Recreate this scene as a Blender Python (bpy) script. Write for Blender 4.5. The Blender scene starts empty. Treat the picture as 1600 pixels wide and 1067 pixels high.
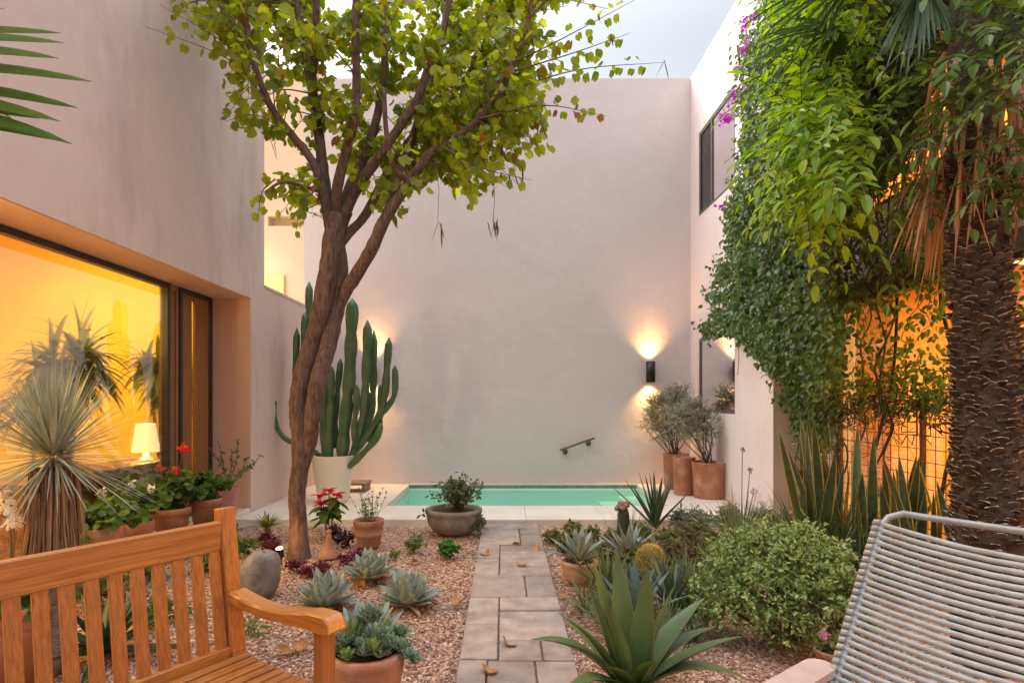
import bpy, math, random
import numpy as np
from mathutils import Vector, Matrix

R = math.radians
rng = np.random.default_rng(11)
random.seed(11)
scene = bpy.context.scene
COL = scene.collection

# ------------------------------------------------------------------ camera model
# focal length 900 px on a 1600 px frame, eye height 1.35 m, level camera with lens shift
F, VX, VY, EYE = 900.0, 787.0, 626.0, 1.35
def at(px, py, d):
    return Vector(((px - VX) / F * d, d, EYE + (VY - py) / F * d))
def ground(px, d, z=0.0):
    return Vector(((px - VX) / F * d, d, z))

# ------------------------------------------------------------------ mesh builder
class MB:
    def __init__(self):
        self.v = []; self.f = []; self.m = []; self.n = 0; self.sm = []
        self.chunks = []
    def add(self, verts, faces, mat=0, smooth=False):
        o = self.n
        self.v.extend([tuple(p) for p in verts])
        for f in faces:
            self.f.append([i + o for i in f]); self.m.append(mat); self.sm.append(smooth)
        self.n += len(verts)
    def box(self, a, b, mat=0):
        x0, y0, z0 = a; x1, y1, z1 = b
        v = [(x0,y0,z0),(x1,y0,z0),(x1,y1,z0),(x0,y1,z0),(x0,y0,z1),(x1,y0,z1),(x1,y1,z1),(x0,y1,z1)]
        self.add(v, [(0,3,2,1),(4,5,6,7),(0,1,5,4),(1,2,6,5),(2,3,7,6),(3,0,4,7)], mat)
    def obox(self, c, ax, ay, az, h, mat=0, bev=0.0):
        """oriented box: centre, three unit axes, half sizes, optional chamfer along every edge"""
        c = Vector(c); ax = Vector(ax); ay = Vector(ay); az = Vector(az)
        hx, hy, hz = h
        if bev <= 0:
            v = []
            for sz in (-1, 1):
                for sx, sy in ((-1,-1),(1,-1),(1,1),(-1,1)):
                    v.append(c + ax*hx*sx + ay*hy*sy + az*hz*sz)
            self.add(v, [(0,3,2,1),(4,5,6,7),(0,1,5,4),(1,2,6,5),(2,3,7,6),(3,0,4,7)], mat)
            return
        b = min(bev, hx*.9, hy*.9, hz*.9)
        v = []; idx = {}
        for sx in (-1,1):
            for sy in (-1,1):
                for sz in (-1,1):
                    for k in range(3):
                        hh = [hx-b, hy-b, hz-b]; hh[k] = (hx,hy,hz)[k]
                        idx[(sx,sy,sz,k)] = len(v)
                        v.append(c + ax*hh[0]*sx + ay*hh[1]*sy + az*hh[2]*sz)
        fs = []
        for k in range(3):
            a1, a2 = [(1,2),(2,0),(0,1)][k]
            for s in (-1,1):
                q = []
                for s1, s2 in ((-1,-1),(1,-1),(1,1),(-1,1)):
                    g = [0,0,0]; g[k]=s; g[a1]=s1; g[a2]=s2
                    q.append(idx[(g[0],g[1],g[2],k)])
                fs.append(q if s > 0 else q[::-1])
        for k in range(3):
            a1, a2 = [(1,2),(2,0),(0,1)][k]
            for s1 in (-1,1):
                for s2 in (-1,1):
                    q = []
                    for s, kk in ((-1,a1),(1,a1),(1,a2),(-1,a2)):
                        g = [0,0,0]; g[k]=s; g[a1]=s1; g[a2]=s2
                        q.append(idx[(g[0],g[1],g[2],kk)])
                    fs.append(q if s1*s2 > 0 else q[::-1])
        for sx in (-1,1):
            for sy in (-1,1):
                for sz in (-1,1):
                    q = [idx[(sx,sy,sz,k)] for k in range(3)]
                    fs.append(q if sx*sy*sz > 0 else q[::-1])
        self.add(v, fs, mat)
    def bar(self, p, q, w, h, up=(0,0,1), mat=0, bev=0.0):
        p = Vector(p); q = Vector(q); y = (q-p); L = y.length; y.normalize()
        x = y.cross(Vector(up))
        if x.length < 1e-5: x = y.cross(Vector((1,0,0)))
        x.normalize(); z = x.cross(y)
        self.obox((p+q)/2, x, y, z, (w/2, L/2, h/2), mat, bev)
    def tube(self, pts, rad, n=8, mat=0, cap=True, wob=0.0, flute=None):
        pts = [Vector(p) for p in pts]
        if not hasattr(rad, '__len__'): rad = [rad]*len(pts)
        T = []
        for i in range(len(pts)):
            a = pts[max(0,i-1)]; b = pts[min(len(pts)-1,i+1)]
            t = b-a
            T.append(t.normalized() if t.length > 1e-9 else Vector((0,0,1)))
        u = T[0].cross(Vector((0.31,0.83,0.12)))
        if u.length < .05: u = T[0].cross(Vector((1,0,0)))
        u.normalize()
        V = []
        for i, p in enumerate(pts):
            u = u - T[i]*u.dot(T[i]); u.normalize(); w = T[i].cross(u)
            for k in range(n):
                a = 2*math.pi*k/n
                r = rad[i]
                if flute: r *= flute[k % len(flute)]
                if wob: r *= 1+random.uniform(-wob,wob)
                V.append(p + (u*math.cos(a)+w*math.sin(a))*r)
        fs = []
        for i in range(len(pts)-1):
            for k in range(n):
                k2 = (k+1) % n
                fs.append((i*n+k, i*n+k2, (i+1)*n+k2, (i+1)*n+k))
        if cap:
            fs.append(tuple(range(n-1,-1,-1))); o = (len(pts)-1)*n
            fs.append(tuple(o+k for k in range(n)))
        self.add(V, fs, mat, True)
    def lathe(self, prof, c=(0,0,0), n=32, mat=0, close=False, wob=0.0):
        cx, cy, cz = c; V = []; fs = []
        for (r, z) in prof:
            for k in range(n):
                a = 2*math.pi*k/n
                rr = r*(1+random.uniform(-wob,wob)) if wob else r
                V.append((cx+rr*math.cos(a), cy+rr*math.sin(a), cz+z))
        for i in range(len(prof)-1):
            for k in range(n):
                k2 = (k+1)%n
                fs.append((i*n+k, i*n+k2, (i+1)*n+k2, (i+1)*n+k))
        if close:
            fs.append(tuple(range(n-1,-1,-1))); o=(len(prof)-1)*n
            fs.append(tuple(o+k for k in range(n)))
        self.add(V, fs, mat, True)
    def scatter(self, tmpl, pos, ydir, nrm, s, mat=0, sx=None, smooth=False):
        """many copies of a small template at once; local y runs along ydir, local z near nrm"""
        tv, tf = tmpl
        pos = np.asarray(pos, float); y = np.asarray(ydir, float); nz = np.asarray(nrm, float)
        N = len(pos)
        if N == 0: return
        y = y/(np.linalg.norm(y,axis=1,keepdims=True)+1e-9)
        x = np.cross(y, nz); l = np.linalg.norm(x,axis=1,keepdims=True)
        x = np.where(l<1e-4, np.cross(y, np.array([[.3,.9,.2]])), x)
        x = x/(np.linalg.norm(x,axis=1,keepdims=True)+1e-9)
        z = np.cross(x, y)
        s = np.broadcast_to(np.asarray(s,float),(N,))
        sxx = s if sx is None else np.broadcast_to(np.asarray(sx,float),(N,))
        tv = np.asarray(tv, float)
        V = (pos[:,None,:] + x[:,None,:]*(tv[None,:,0:1]*sxx[:,None,None])
             + y[:,None,:]*(tv[None,:,1:2]*s[:,None,None]) + z[:,None,:]*(tv[None,:,2:3]*s[:,None,None]))
        self.chunks.append((V.reshape(-1,3), tf, N, len(tv), mat, smooth))
    def build(self, name, mats, parent=None):
        if not isinstance(mats, (list,tuple)): mats = [mats]
        me = bpy.data.meshes.new(name)
        VV = [np.array(self.v, float).reshape(-1,3)]
        li = []; ls = []; mi = []; sm = []; off = 0
        lt = np.array([len(f) for f in self.f], int)
        if len(lt):
            li.append(np.fromiter((i for f in self.f for i in f), int)); ls.append(lt)
            mi.append(np.array(self.m,int)); sm.append(np.array(self.sm,bool))
        base = len(self.v)
        for (V, tf, N, nv, mat, smooth) in self.chunks:
            VV.append(V)
            flat = np.array([i for f in tf for i in f], int); tot = np.array([len(f) for f in tf], int)
            li.append((flat[None,:] + (np.arange(N)*nv)[:,None] + base).reshape(-1))
            ls.append(np.tile(tot, N))
            mm = np.asarray(mat)
            mi.append(np.full(N*len(tf), int(mat)) if mm.ndim == 0 else np.repeat(mm.astype(int), len(tf)))
            sm.append(np.full(N*len(tf), smooth, bool))
            base += len(V)
        V = np.concatenate(VV); li = np.concatenate(li); tot = np.concatenate(ls); mi = np.concatenate(mi); sm = np.concatenate(sm)
        me.vertices.add(len(V)); me.vertices.foreach_set('co', V.astype(np.float32).reshape(-1))
        me.loops.add(len(li)); me.loops.foreach_set('vertex_index', li.astype(np.int32))
        me.polygons.add(len(tot)); st = np.concatenate([[0], np.cumsum(tot)[:-1]])
        me.polygons.foreach_set('loop_start', st.astype(np.int32))
        for m in mats: me.materials.append(m)
        me.polygons.foreach_set('material_index', mi.astype(np.int32))
        me.polygons.foreach_set('use_smooth', sm)
        me.update(calc_edges=True); me.validate()
        o = bpy.data.objects.new(name, me); COL.objects.link(o)
        if parent is not None:
            o.parent = parent
            o.matrix_parent_inverse = Matrix.Translation(-Vector(parent.location)) if parent.type == 'EMPTY' and parent.parent is None else parent_inv(parent)
        return o
def parent_inv(p):
    # parts are modelled in world space: undo the chain of parents' translations
    t = Vector((0,0,0)); q = p
    while q is not None:
        if q.parent is None: t += Vector(q.location)
        q = q.parent
    if p.parent is not None:   # p itself already sits at identity in world space
        return Matrix.Identity(4)
    return Matrix.Translation(-t)

def tag(o, label, cat, group=None):
    o['label'] = label; o['category'] = cat
    if group: o['group'] = group
    return o
def thing(name, label, cat, loc=(0,0,0), group=None):
    o = bpy.data.objects.new(name, None); COL.objects.link(o)
    o.location = loc; o.empty_display_size = .1
    return tag(o, label, cat, group)
def struct(o, kind='structure'):
    o['kind'] = kind; return o
def dup(root, loc, rotz, label):
    def rec(o, par):
        c = o.copy(); COL.objects.link(c)
        if par is not None:
            inv = o.matrix_parent_inverse.copy(); c.parent = par; c.matrix_parent_inverse = inv
        for ch in list(o.children): rec(ch, c)
        return c
    r = rec(root, None); r.location = loc; r.rotation_euler = (0,0,rotz); r['label'] = label
    return r

# ------------------------------------------------------------------ materials
def nt(name):
    m = bpy.data.materials.new(name); m.use_nodes = True
    t = m.node_tree; t.nodes.clear()
    return m, t, t.nodes, t.links
def c4(c): return (c[0], c[1], c[2], 1)
def mat(name, c1, c2=None, scale=6, rough=.6, bump=0, bscale=40, metal=0, spec=.5, detail=5, stretch=None, c3=None, s3=1.2, coat=0, emis=None, estr=0):
    m, t, N, L = nt(name)
    out = N.new('ShaderNodeOutputMaterial'); b = N.new('ShaderNodeBsdfPrincipled')
    L.new(b.outputs[0], out.inputs[0])
    b.inputs['Base Color'].default_value = c4(c1); b.inputs['Roughness'].default_value = rough
    b.inputs['Metallic'].default_value = metal; b.inputs['Specular IOR Level'].default_value = spec
    b.inputs['Coat Weight'].default_value = coat
    if emis:
        b.inputs['Emission Color'].default_value = c4(emis); b.inputs['Emission Strength'].default_value = estr
    tc = N.new('ShaderNodeTexCoord'); vec = tc.outputs['Object']
    if stretch:
        mp = N.new('ShaderNodeMapping'); mp.inputs['Scale'].default_value = stretch
        L.new(vec, mp.inputs[0]); vec = mp.outputs[0]
    if c2 is not None:
        n = N.new('ShaderNodeTexNoise'); n.inputs['Scale'].default_value = scale; n.inputs['Detail'].default_value = detail
        L.new(vec, n.inputs['Vector'])
        r = N.new('ShaderNodeValToRGB'); r.color_ramp.elements[0].position=.32; r.color_ramp.elements[1].position=.68
        r.color_ramp.elements[0].color = c4(c1); r.color_ramp.elements[1].color = c4(c2)
        L.new(n.outputs['Fac'], r.inputs[0]); col = r.outputs[0]
        if c3 is not None:
            n3 = N.new('ShaderNodeTexNoise'); n3.inputs['Scale'].default_value = s3; n3.inputs['Detail'].default_value = 6
            L.new(tc.outputs['Object'], n3.inputs['Vector'])
            r3 = N.new('ShaderNodeValToRGB'); r3.color_ramp.elements[0].position=.5; r3.color_ramp.elements[1].position=.78
            L.new(n3.outputs['Fac'], r3.inputs[0])
            mx = N.new('ShaderNodeMix'); mx.data_type='RGBA'; L.new(r3.outputs[0], mx.inputs[0])
            L.new(col, mx.inputs[6]); mx.inputs[7].default_value = c4(c3); col = mx.outputs[2]
        L.new(col, b.inputs['Base Color'])
    if bump:
        n2 = N.new('ShaderNodeTexNoise'); n2.inputs['Scale'].default_value = bscale; n2.inputs['Detail'].default_value = 6
        L.new(vec, n2.inputs['Vector'])
        bp = N.new('ShaderNodeBump'); bp.inputs['Strength'].default_value = bump; bp.inputs['Distance'].default_value = .02
        L.new(n2.outputs['Fac'], bp.inputs['Height']); L.new(bp.outputs[0], b.inputs['Normal'])
    return m
def leafm(name, cols, trans=.35, rough=.45, tcol=None):
    """every leaf (mesh island) takes its own shade between the given colours"""
    m, t, N, L = nt(name)
    out = N.new('ShaderNodeOutputMaterial')
    g = N.new('ShaderNodeNewGeometry'); r = N.new('ShaderNodeValToRGB')
    el = r.color_ramp.elements
    while len(el) < len(cols): el.new(.5)
    for i, c in enumerate(cols):
        el[i].position = i/(len(cols)-1); el[i].color = c4(c)
    L.new(g.outputs['Random Per Island'], r.inputs[0])
    tc = N.new('ShaderNodeTexCoord'); n = N.new('ShaderNodeTexNoise'); n.inputs['Scale'].default_value=18
    L.new(tc.outputs['Object'], n.inputs['Vector'])
    hs = N.new('ShaderNodeHueSaturation'); L.new(r.outputs[0], hs.inputs['Color'])
    mr = N.new('ShaderNodeMapRange'); mr.inputs[3].default_value=.75; mr.inputs[4].default_value=1.3
    L.new(n.outputs['Fac'], mr.inputs[0]); L.new(mr.outputs[0], hs.inputs['Value'])
    b = N.new('ShaderNodeBsdfPrincipled'); b.inputs['Roughness'].default_value = rough
    b.inputs['Specular IOR Level'].default_value = .4
    L.new(hs.outputs[0], b.inputs['Base Color'])
    if trans > 0:
        tr = N.new('ShaderNodeBsdfTranslucent')
        h2 = N.new('ShaderNodeHueSaturation'); h2.inputs['Value'].default_value = 1.9; h2.inputs['Saturation'].default_value=1.1
        h2.inputs['Hue'].default_value=.485
        L.new(hs.outputs[0], h2.inputs['Color']); L.new(h2.outputs[0], tr.inputs[0])
        mx = N.new('ShaderNodeMixShader'); mx.inputs[0].default_value = trans
        L.new(b.outputs[0], mx.inputs[1]); L.new(tr.outputs[0], mx.inputs[2]); L.new(mx.outputs[0], out.inputs[0])
    else:
        L.new(b.outputs[0], out.inputs[0])
    return m
def glass(name, tint=(1,1,1), refl=1.0, rough=0.01):
    m, t, N, L = nt(name)
    out = N.new('ShaderNodeOutputMaterial'); tr = N.new('ShaderNodeBsdfTransparent'); gl = N.new('ShaderNodeBsdfGlossy')
    gl.inputs[0].default_value=(1,1,1,1); tr.inputs[0].default_value = c4(tint); gl.inputs['Roughness'].default_value = rough
    fr = N.new('ShaderNodeFresnel'); fr.inputs[0].default_value = 1.5
    mu = N.new('ShaderNodeMath'); mu.operation='MULTIPLY'; mu.inputs[1].default_value = refl; mu.use_clamp = True
    L.new(fr.outputs[0], mu.inputs[0])
    mx = N.new('ShaderNodeMixShader'); L.new(mu.outputs[0], mx.inputs[0]); L.new(tr.outputs[0], mx.inputs[1]); L.new(gl.outputs[0], mx.inputs[2])
    L.new(mx.outputs[0], out.inputs[0]); return m
def emit(name, c, s):
    m, t, N, L = nt(name)
    out = N.new('ShaderNodeOutputMaterial'); e = N.new('ShaderNodeEmission')
    e.inputs[0].default_value = c4(c); e.inputs[1].default_value = s
    L.new(e.outputs[0], out.inputs[0]); return m

def stucco(name, ca, cb, stain, stain_amt=.5, seed=0.0):
    m, t, N, L = nt(name)
    out = N.new('ShaderNodeOutputMaterial'); b = N.new('ShaderNodeBsdfPrincipled'); L.new(b.outputs[0], out.inputs[0])
    b.inputs['Roughness'].default_value = .88; b.inputs['Specular IOR Level'].default_value = .2
    tc = N.new('ShaderNodeTexCoord')
    mp0 = N.new('ShaderNodeMapping'); mp0.inputs['Location'].default_value = (seed, seed*.7, seed*.3); L.new(tc.outputs['Object'], mp0.inputs[0])
    n1 = N.new('ShaderNodeTexNoise'); n1.inputs['Scale'].default_value = .7; n1.inputs['Detail'].default_value = 7; n1.inputs['Roughness'].default_value=.6
    L.new(mp0.outputs[0], n1.inputs['Vector'])
    r1 = N.new('ShaderNodeValToRGB'); r1.color_ramp.elements[0].position=.3; r1.color_ramp.elements[1].position=.7
    r1.color_ramp.elements[0].color=c4(ca); r1.color_ramp.elements[1].color=c4(cb); L.new(n1.outputs['Fac'], r1.inputs[0])
    # run-down water stains: noise drawn out along the height
    mp = N.new('ShaderNodeMapping'); mp.inputs['Scale'].default_value=(1.3,1.3,.42); L.new(mp0.outputs[0], mp.inputs[0])
    n2 = N.new('ShaderNodeTexNoise'); n2.inputs['Scale'].default_value=1.1; n2.inputs['Detail'].default_value=8; n2.inputs['Roughness'].default_value=.62
    L.new(mp.outputs[0], n2.inputs['Vector'])
    r2 = N.new('ShaderNodeValToRGB'); r2.color_ramp.elements[0].position=.52; r2.color_ramp.elements[1].position=.74
    r2.color_ramp.elements[1].color=(stain_amt,stain_amt,stain_amt,1); L.new(n2.outputs['Fac'], r2.inputs[0])
    mx = N.new('ShaderNodeMix'); mx.data_type='RGBA'; L.new(r2.outputs[0], mx.inputs[0]); L.new(r1.outputs[0], mx.inputs[6]); mx.inputs[7].default_value=c4(stain)
    L.new(mx.outputs[2], b.inputs['Base Color'])
    n3 = N.new('ShaderNodeTexNoise'); n3.inputs['Scale'].default_value=70; n3.inputs['Detail'].default_value=8; L.new(tc.outputs['Object'], n3.inputs['Vector'])
    n4 = N.new('ShaderNodeTexNoise'); n4.inputs['Scale'].default_value=2.2; n4.inputs['Detail'].default_value=3; L.new(tc.outputs['Object'], n4.inputs['Vector'])
    b1 = N.new('ShaderNodeBump'); b1.inputs['Strength'].default_value=.22; b1.inputs['Distance'].default_value=.01; L.new(n3.outputs['Fac'], b1.inputs['Height'])
    b2 = N.new('ShaderNodeBump'); b2.inputs['Strength'].default_value=.45; b2.inputs['Distance'].default_value=.05; L.new(n4.outputs['Fac'], b2.inputs['Height'])
    L.new(b1.outputs[0], b2.inputs['Normal']); L.new(b2.outputs[0], b.inputs['Normal'])
    return m

def woodm(name, dark, lightc, axis_stretch, rough=.4, coat=.15):
    m, t, N, L = nt(name)
    out = N.new('ShaderNodeOutputMaterial'); b = N.new('ShaderNodeBsdfPrincipled'); L.new(b.outputs[0], out.inputs[0])
    b.inputs['Roughness'].default_value=rough; b.inputs['Coat Weight'].default_value=coat; b.inputs['Coat Roughness'].default_value=.35
    tc = N.new('ShaderNodeTexCoord')
    mp = N.new('ShaderNodeMapping'); mp.vector_type='TEXTURE'; mp.inputs['Scale'].default_value=tuple(1/q for q in axis_stretch[0]); mp.inputs['Rotation'].default_value=axis_stretch[1]
    L.new(tc.outputs['Object'], mp.inputs[0])
    n = N.new('ShaderNodeTexNoise'); n.inputs['Scale'].default_value=4; n.inputs['Detail'].default_value=9; n.inputs['Roughness'].default_value=.65; n.inputs['Distortion'].default_value=.6
    L.new(mp.outputs[0], n.inputs['Vector'])
    r = N.new('ShaderNodeValToRGB'); r.color_ramp.elements[0].position=.28; r.color_ramp.elements[1].position=.7
    r.color_ramp.elements[0].color=c4(dark); r.color_ramp.elements[1].color=c4(lightc); L.new(n.outputs['Fac'], r.inputs[0])
    g = N.new('ShaderNodeNewGeometry'); mr = N.new('ShaderNodeMapRange'); mr.inputs[3].default_value=.78; mr.inputs[4].default_value=1.15
    L.new(g.outputs['Random Per Island'], mr.inputs[0])
    hs = N.new('ShaderNodeHueSaturation'); L.new(r.outputs[0], hs.inputs['Color']); L.new(mr.outputs[0], hs.inputs['Value'])
    L.new(hs.outputs[0], b.inputs['Base Color'])
    bp = N.new('ShaderNodeBump'); bp.inputs['Strength'].default_value=.12; bp.inputs['Distance'].default_value=.004; L.new(n.outputs['Fac'], bp.inputs['Height']); L.new(bp.outputs[0], b.inputs['Normal'])
    return m

# ------------------------------------------------------------------ leaf templates
def halfleaf(pts, y1, fold=.18, curl=.15):
    """pts: right-hand outline from base to tip (x, y); the midrib runs from 0 to y1"""
    z = lambda x, y: fold*abs(x) - curl*y*y
    v = [(0,0,0)] + [(x,y,z(x,y)) for x,y in pts] + [(0,y1,z(0,y1))] + [(-x,y,z(x,y)) for x,y in reversed(pts)]
    n = len(pts)
    return v, [tuple(range(0,n+2)), tuple([n+1]+list(range(n+2,2*n+2))+[0])]
L_BAUH = halfleaf([(.22,-.06),(.45,.08),(.55,.35),(.5,.68),(.34,.93),(.16,.98)], .74, .22, .18)
L_OVAL = halfleaf([(.17,.1),(.28,.35),(.24,.65),(.1,.9)], 1.0, .25, .2)
L_LANCE = halfleaf([(.09,.15),(.13,.4),(.09,.72)], 1.0, .3, .28)
L_IVY = halfleaf([(.3,-.05),(.5,.22),(.3,.38),(.38,.62),(.16,.8)], 1.0, .2, .2)
L_ROUND = halfleaf([(.3,-.05),(.5,.25),(.48,.6),(.28,.88)], .95, .3, .15)
L_SMALL = ([(0,0,0),(.3,.45,.06),(0,1,-.1),(-.3,.45,.06)], [(0,1,2,3)])
def unit(a): return a/(np.linalg.norm(a,axis=-1,keepdims=True)+1e-9)
def rand_dirs(n): return unit(rng.normal(size=(n,3)))

def in_poly(poly, n):
    poly = np.array(poly, float); lo = poly.min(0); hi = poly.max(0); out = []
    while len(out) < n:
        p = rng.uniform(lo, hi, size=(n*2,2)); x, y = p[:,0], p[:,1]
        ins = np.zeros(len(p), bool); j = len(poly)-1
        for i in range(len(poly)):
            xi, yi = poly[i]; xj, yj = poly[j]
            c = ((yi > y) != (yj > y)) & (x < (xj-xi)*(y-yi)/(yj-yi+1e-12)+xi)
            ins ^= c; j = i
        out.extend(p[ins].tolist())
    return np.array(out[:n])

# ------------------------------------------------------------------ blades (strap leaves)
UP = Vector((0,0,1))
def blade(mb, base, dirn, length, width, droop=.4, segs=6, fold=.25, thick=0.0, prof=None, mat=0, edge=None, twist=0.0, teeth=0, side=None, eo=.8):
    """a strap leaf: bends towards the ground by `droop` over its length"""
    p = Vector(base); d = Vector(dirn).normalized()
    if side is None:
        s = d.cross(UP)
        if s.length < .1:
            a = random.uniform(0,6.28); s = Vector((math.cos(a),math.sin(a),0))
    else: s = Vector(side)
    s.normalize()
    if prof is None: prof = lambda t: (1-t)**.7*(.75+.5*min(1,t*3))
    rows = []; st = length/segs
    for i in range(segs+1):
        t = i/segs; w = width*.5*prof(t)
        nrm = s.cross(d); nrm.normalize()
        ss = s if not twist else (Matrix.Rotation(twist*t, 3, d) @ s)
        nn = ss.cross(d).normalized()
        # order across: left edge, (inner left), centre, (inner right), right edge, (underside)
        l = p - ss*w + nn*w*fold; r = p + ss*w + nn*w*fold
        row = [l, p.copy(), r] if edge is None else [l, p-ss*w*eo+nn*w*fold*eo, p.copy(), p+ss*w*eo+nn*w*fold*eo, r]
        if thick: row.append(p - nn*thick*max(.1,(1-t)**.8))
        rows.append(row)
        d = (d - UP*droop/segs*(1 if d.z > -.9 else 0)).normalized()
        p = p + d*st
    k = len(rows[0]); V = [q for r_ in rows for q in r_]; fs = []; mats = []
    top = 3 if edge is None else 5
    o = mb.n
    mb.v.extend([tuple(q) for q in V])
    for i in range(segs):
        for c in range(top-1):
            f = (i*k+c, i*k+c+1, (i+1)*k+c+1, (i+1)*k+c)
            mm = mat if edge is None or c in (1,2) else edge
            mb.f.append([q+o for q in f]); mb.m.append(mm); mb.sm.append(True)
        if thick:
            mb.f.append([q+o for q in (i*k+top, i*k, (i+1)*k, (i+1)*k+top)]); mb.m.append(mat); mb.sm.append(True)
            mb.f.append([q+o for q in (i*k+top-1, i*k+top, (i+1)*k+top, (i+1)*k+top-1)]); mb.m.append(mat); mb.sm.append(True)
    mb.n += len(V)
    if teeth:
        for i in range(1, segs):
            for sgn, c in ((-1,0),(1,top-1)):
                for j in range(teeth):
                    q = rows[i][c].lerp(rows[i+1][c], j/teeth) if i < segs else rows[i][c]
                    along = (rows[i+1][c]-rows[i][c]).normalized()
                    out = (rows[i][c]-rows[i][1 if edge is None else 2]).normalized()
                    mb.add([q-along*.003, q+along*.003, q+out*.007+along*.003], [(0,1,2)], 2)
    return rows
def dirs_ball(n, lo, hi, seed_rot=0.0):
    """n directions spread by golden angle between two elevations (degrees)"""
    out = []
    for i in range(n):
        e = R(lo + (hi-lo)*(i+.5)/n); a = i*2.399963+seed_rot
        out.append(Vector((math.cos(a)*math.cos(e), math.sin(a)*math.cos(e), math.sin(e))))
    return out
# ================================================================== MATERIALS OF THE SETTING
M_wall_l = stucco('plaster_house', (.64,.51,.46), (.69,.555,.505), (.30,.225,.20), .5, 3.1)
M_wall_b = stucco('plaster_garden_wall', (.71,.615,.605), (.76,.66,.65), (.64,.55,.535), .5, 7.7)
M_wall_r = stucco('plaster_right_house', (.68,.58,.565), (.73,.625,.61), (.60,.50,.485), .5, 1.2)
M_reveal_lit = mat('plaster_reveal_lit', (.76,.48,.34), (.70,.44,.31), 1.5, .85, bump=.2, bscale=60)  # orange of the room light on the jamb is put into this plaster
M_room_y = mat('room_wall_glow_yellow', (.86,.575,.055), (.90,.63,.085), 1.0, .8)  # white walls: warm lamplight is put into their colour, here and below
M_room_p = mat('room_wall_glow_peach', (.82,.62,.42), (.86,.66,.46), 1.0, .8)
M_room_o = mat('room_wall_glow_orange', (.80,.42,.12), (.84,.48,.17), 1.2, .8)  # same for the right-hand rooms, orange glow in the wall colour
M_floor_i = mat('room_floor', (.36,.20,.10), (.46,.27,.14), 3, .5)
M_frame = mat('dark_frame', (.035,.026,.022), (.05,.036,.03), 8, .45, bump=.1)
M_bframe = mat('bronze_frame', (.10,.085,.08), (.14,.12,.11), 8, .45)
M_glass = glass('window_glass', (.97,.97,.95), .55)
M_glass_dark = glass('window_glass_dark', (.35,.36,.37), 6.5)
M_glass_grey = glass('window_glass_grey', (.45,.45,.46), .8)
M_deck = mat('limestone_deck', (.70,.63,.54), (.78,.71,.62), 3.5, .6, bump=.15, bscale=30, c3=(.60,.50,.40), s3=1.3)
M_pool = mat('pool_plaster', (.66,.96,.84), (.72,.97,.88), 2.5, .6)
M_coping = mat('coping', (.58,.50,.42), (.66,.58,.50), 8, .6, bump=.15)
M_soil = mat('soil', (.045,.028,.018), (.09,.055,.035), 30, .95, bump=.8, bscale=60)
M_slab = None

def slabmat():
    m, t, N, L = nt('path_stone')
    out = N.new('ShaderNodeOutputMaterial'); b = N.new('ShaderNodeBsdfPrincipled'); L.new(b.outputs[0], out.inputs[0])
    b.inputs['Roughness'].default_value=.72
    tc = N.new('ShaderNodeTexCoord'); n = N.new('ShaderNodeTexNoise'); n.inputs['Scale'].default_value=7; n.inputs['Detail'].default_value=9; n.inputs['Roughness'].default_value=.68
    L.new(tc.outputs['Object'], n.inputs['Vector'])
    r = N.new('ShaderNodeValToRGB'); e = r.color_ramp.elements; e[0].position=.3; e[1].position=.7
    e[0].color=(.27,.205,.172,1); e[1].color=(.48,.385,.33,1); L.new(n.outputs['Fac'], r.inputs[0])
    g = N.new('ShaderNodeNewGeometry'); mr = N.new('ShaderNodeMapRange'); mr.inputs[3].default_value=.74; mr.inputs[4].default_value=1.12
    L.new(g.outputs['Random Per Island'], mr.inputs[0])
    hs = N.new('ShaderNodeHueSaturation'); L.new(r.outputs[0], hs.inputs['Color']); L.new(mr.outputs[0], hs.inputs['Value'])
    n5 = N.new('ShaderNodeTexNoise'); n5.inputs['Scale'].default_value=2.6; n5.inputs['Detail'].default_value=8; L.new(tc.outputs['Object'], n5.inputs['Vector'])
    r5 = N.new('ShaderNodeValToRGB'); r5.color_ramp.elements[0].position=.53; r5.color_ramp.elements[1].position=.72; L.new(n5.outputs['Fac'], r5.inputs[0])
    mm = N.new('ShaderNodeMath'); mm.operation='MULTIPLY'; mm.inputs[1].default_value=.55; L.new(r5.outputs[0], mm.inputs[0])
    mx = N.new('ShaderNodeMix'); mx.data_type='RGBA'; L.new(mm.outputs[0], mx.inputs[0]); L.new(hs.outputs[0], mx.inputs[6]); mx.inputs[7].default_value=(.15,.105,.08,1)
    L.new(mx.outputs[2], b.inputs['Base Color'])
    n2 = N.new('ShaderNodeTexNoise'); n2.inputs['Scale'].default_value=35; n2.inputs['Detail'].default_value=9; L.new(tc.outputs['Object'], n2.inputs['Vector'])
    bp = N.new('ShaderNodeBump'); bp.inputs['Strength'].default_value=.4; bp.inputs['Distance'].default_value=.008; L.new(n2.outputs['Fac'], bp.inputs['Height']); L.new(bp.outputs[0], b.inputs['Normal'])
    return m
M_slab = slabmat()

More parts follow.
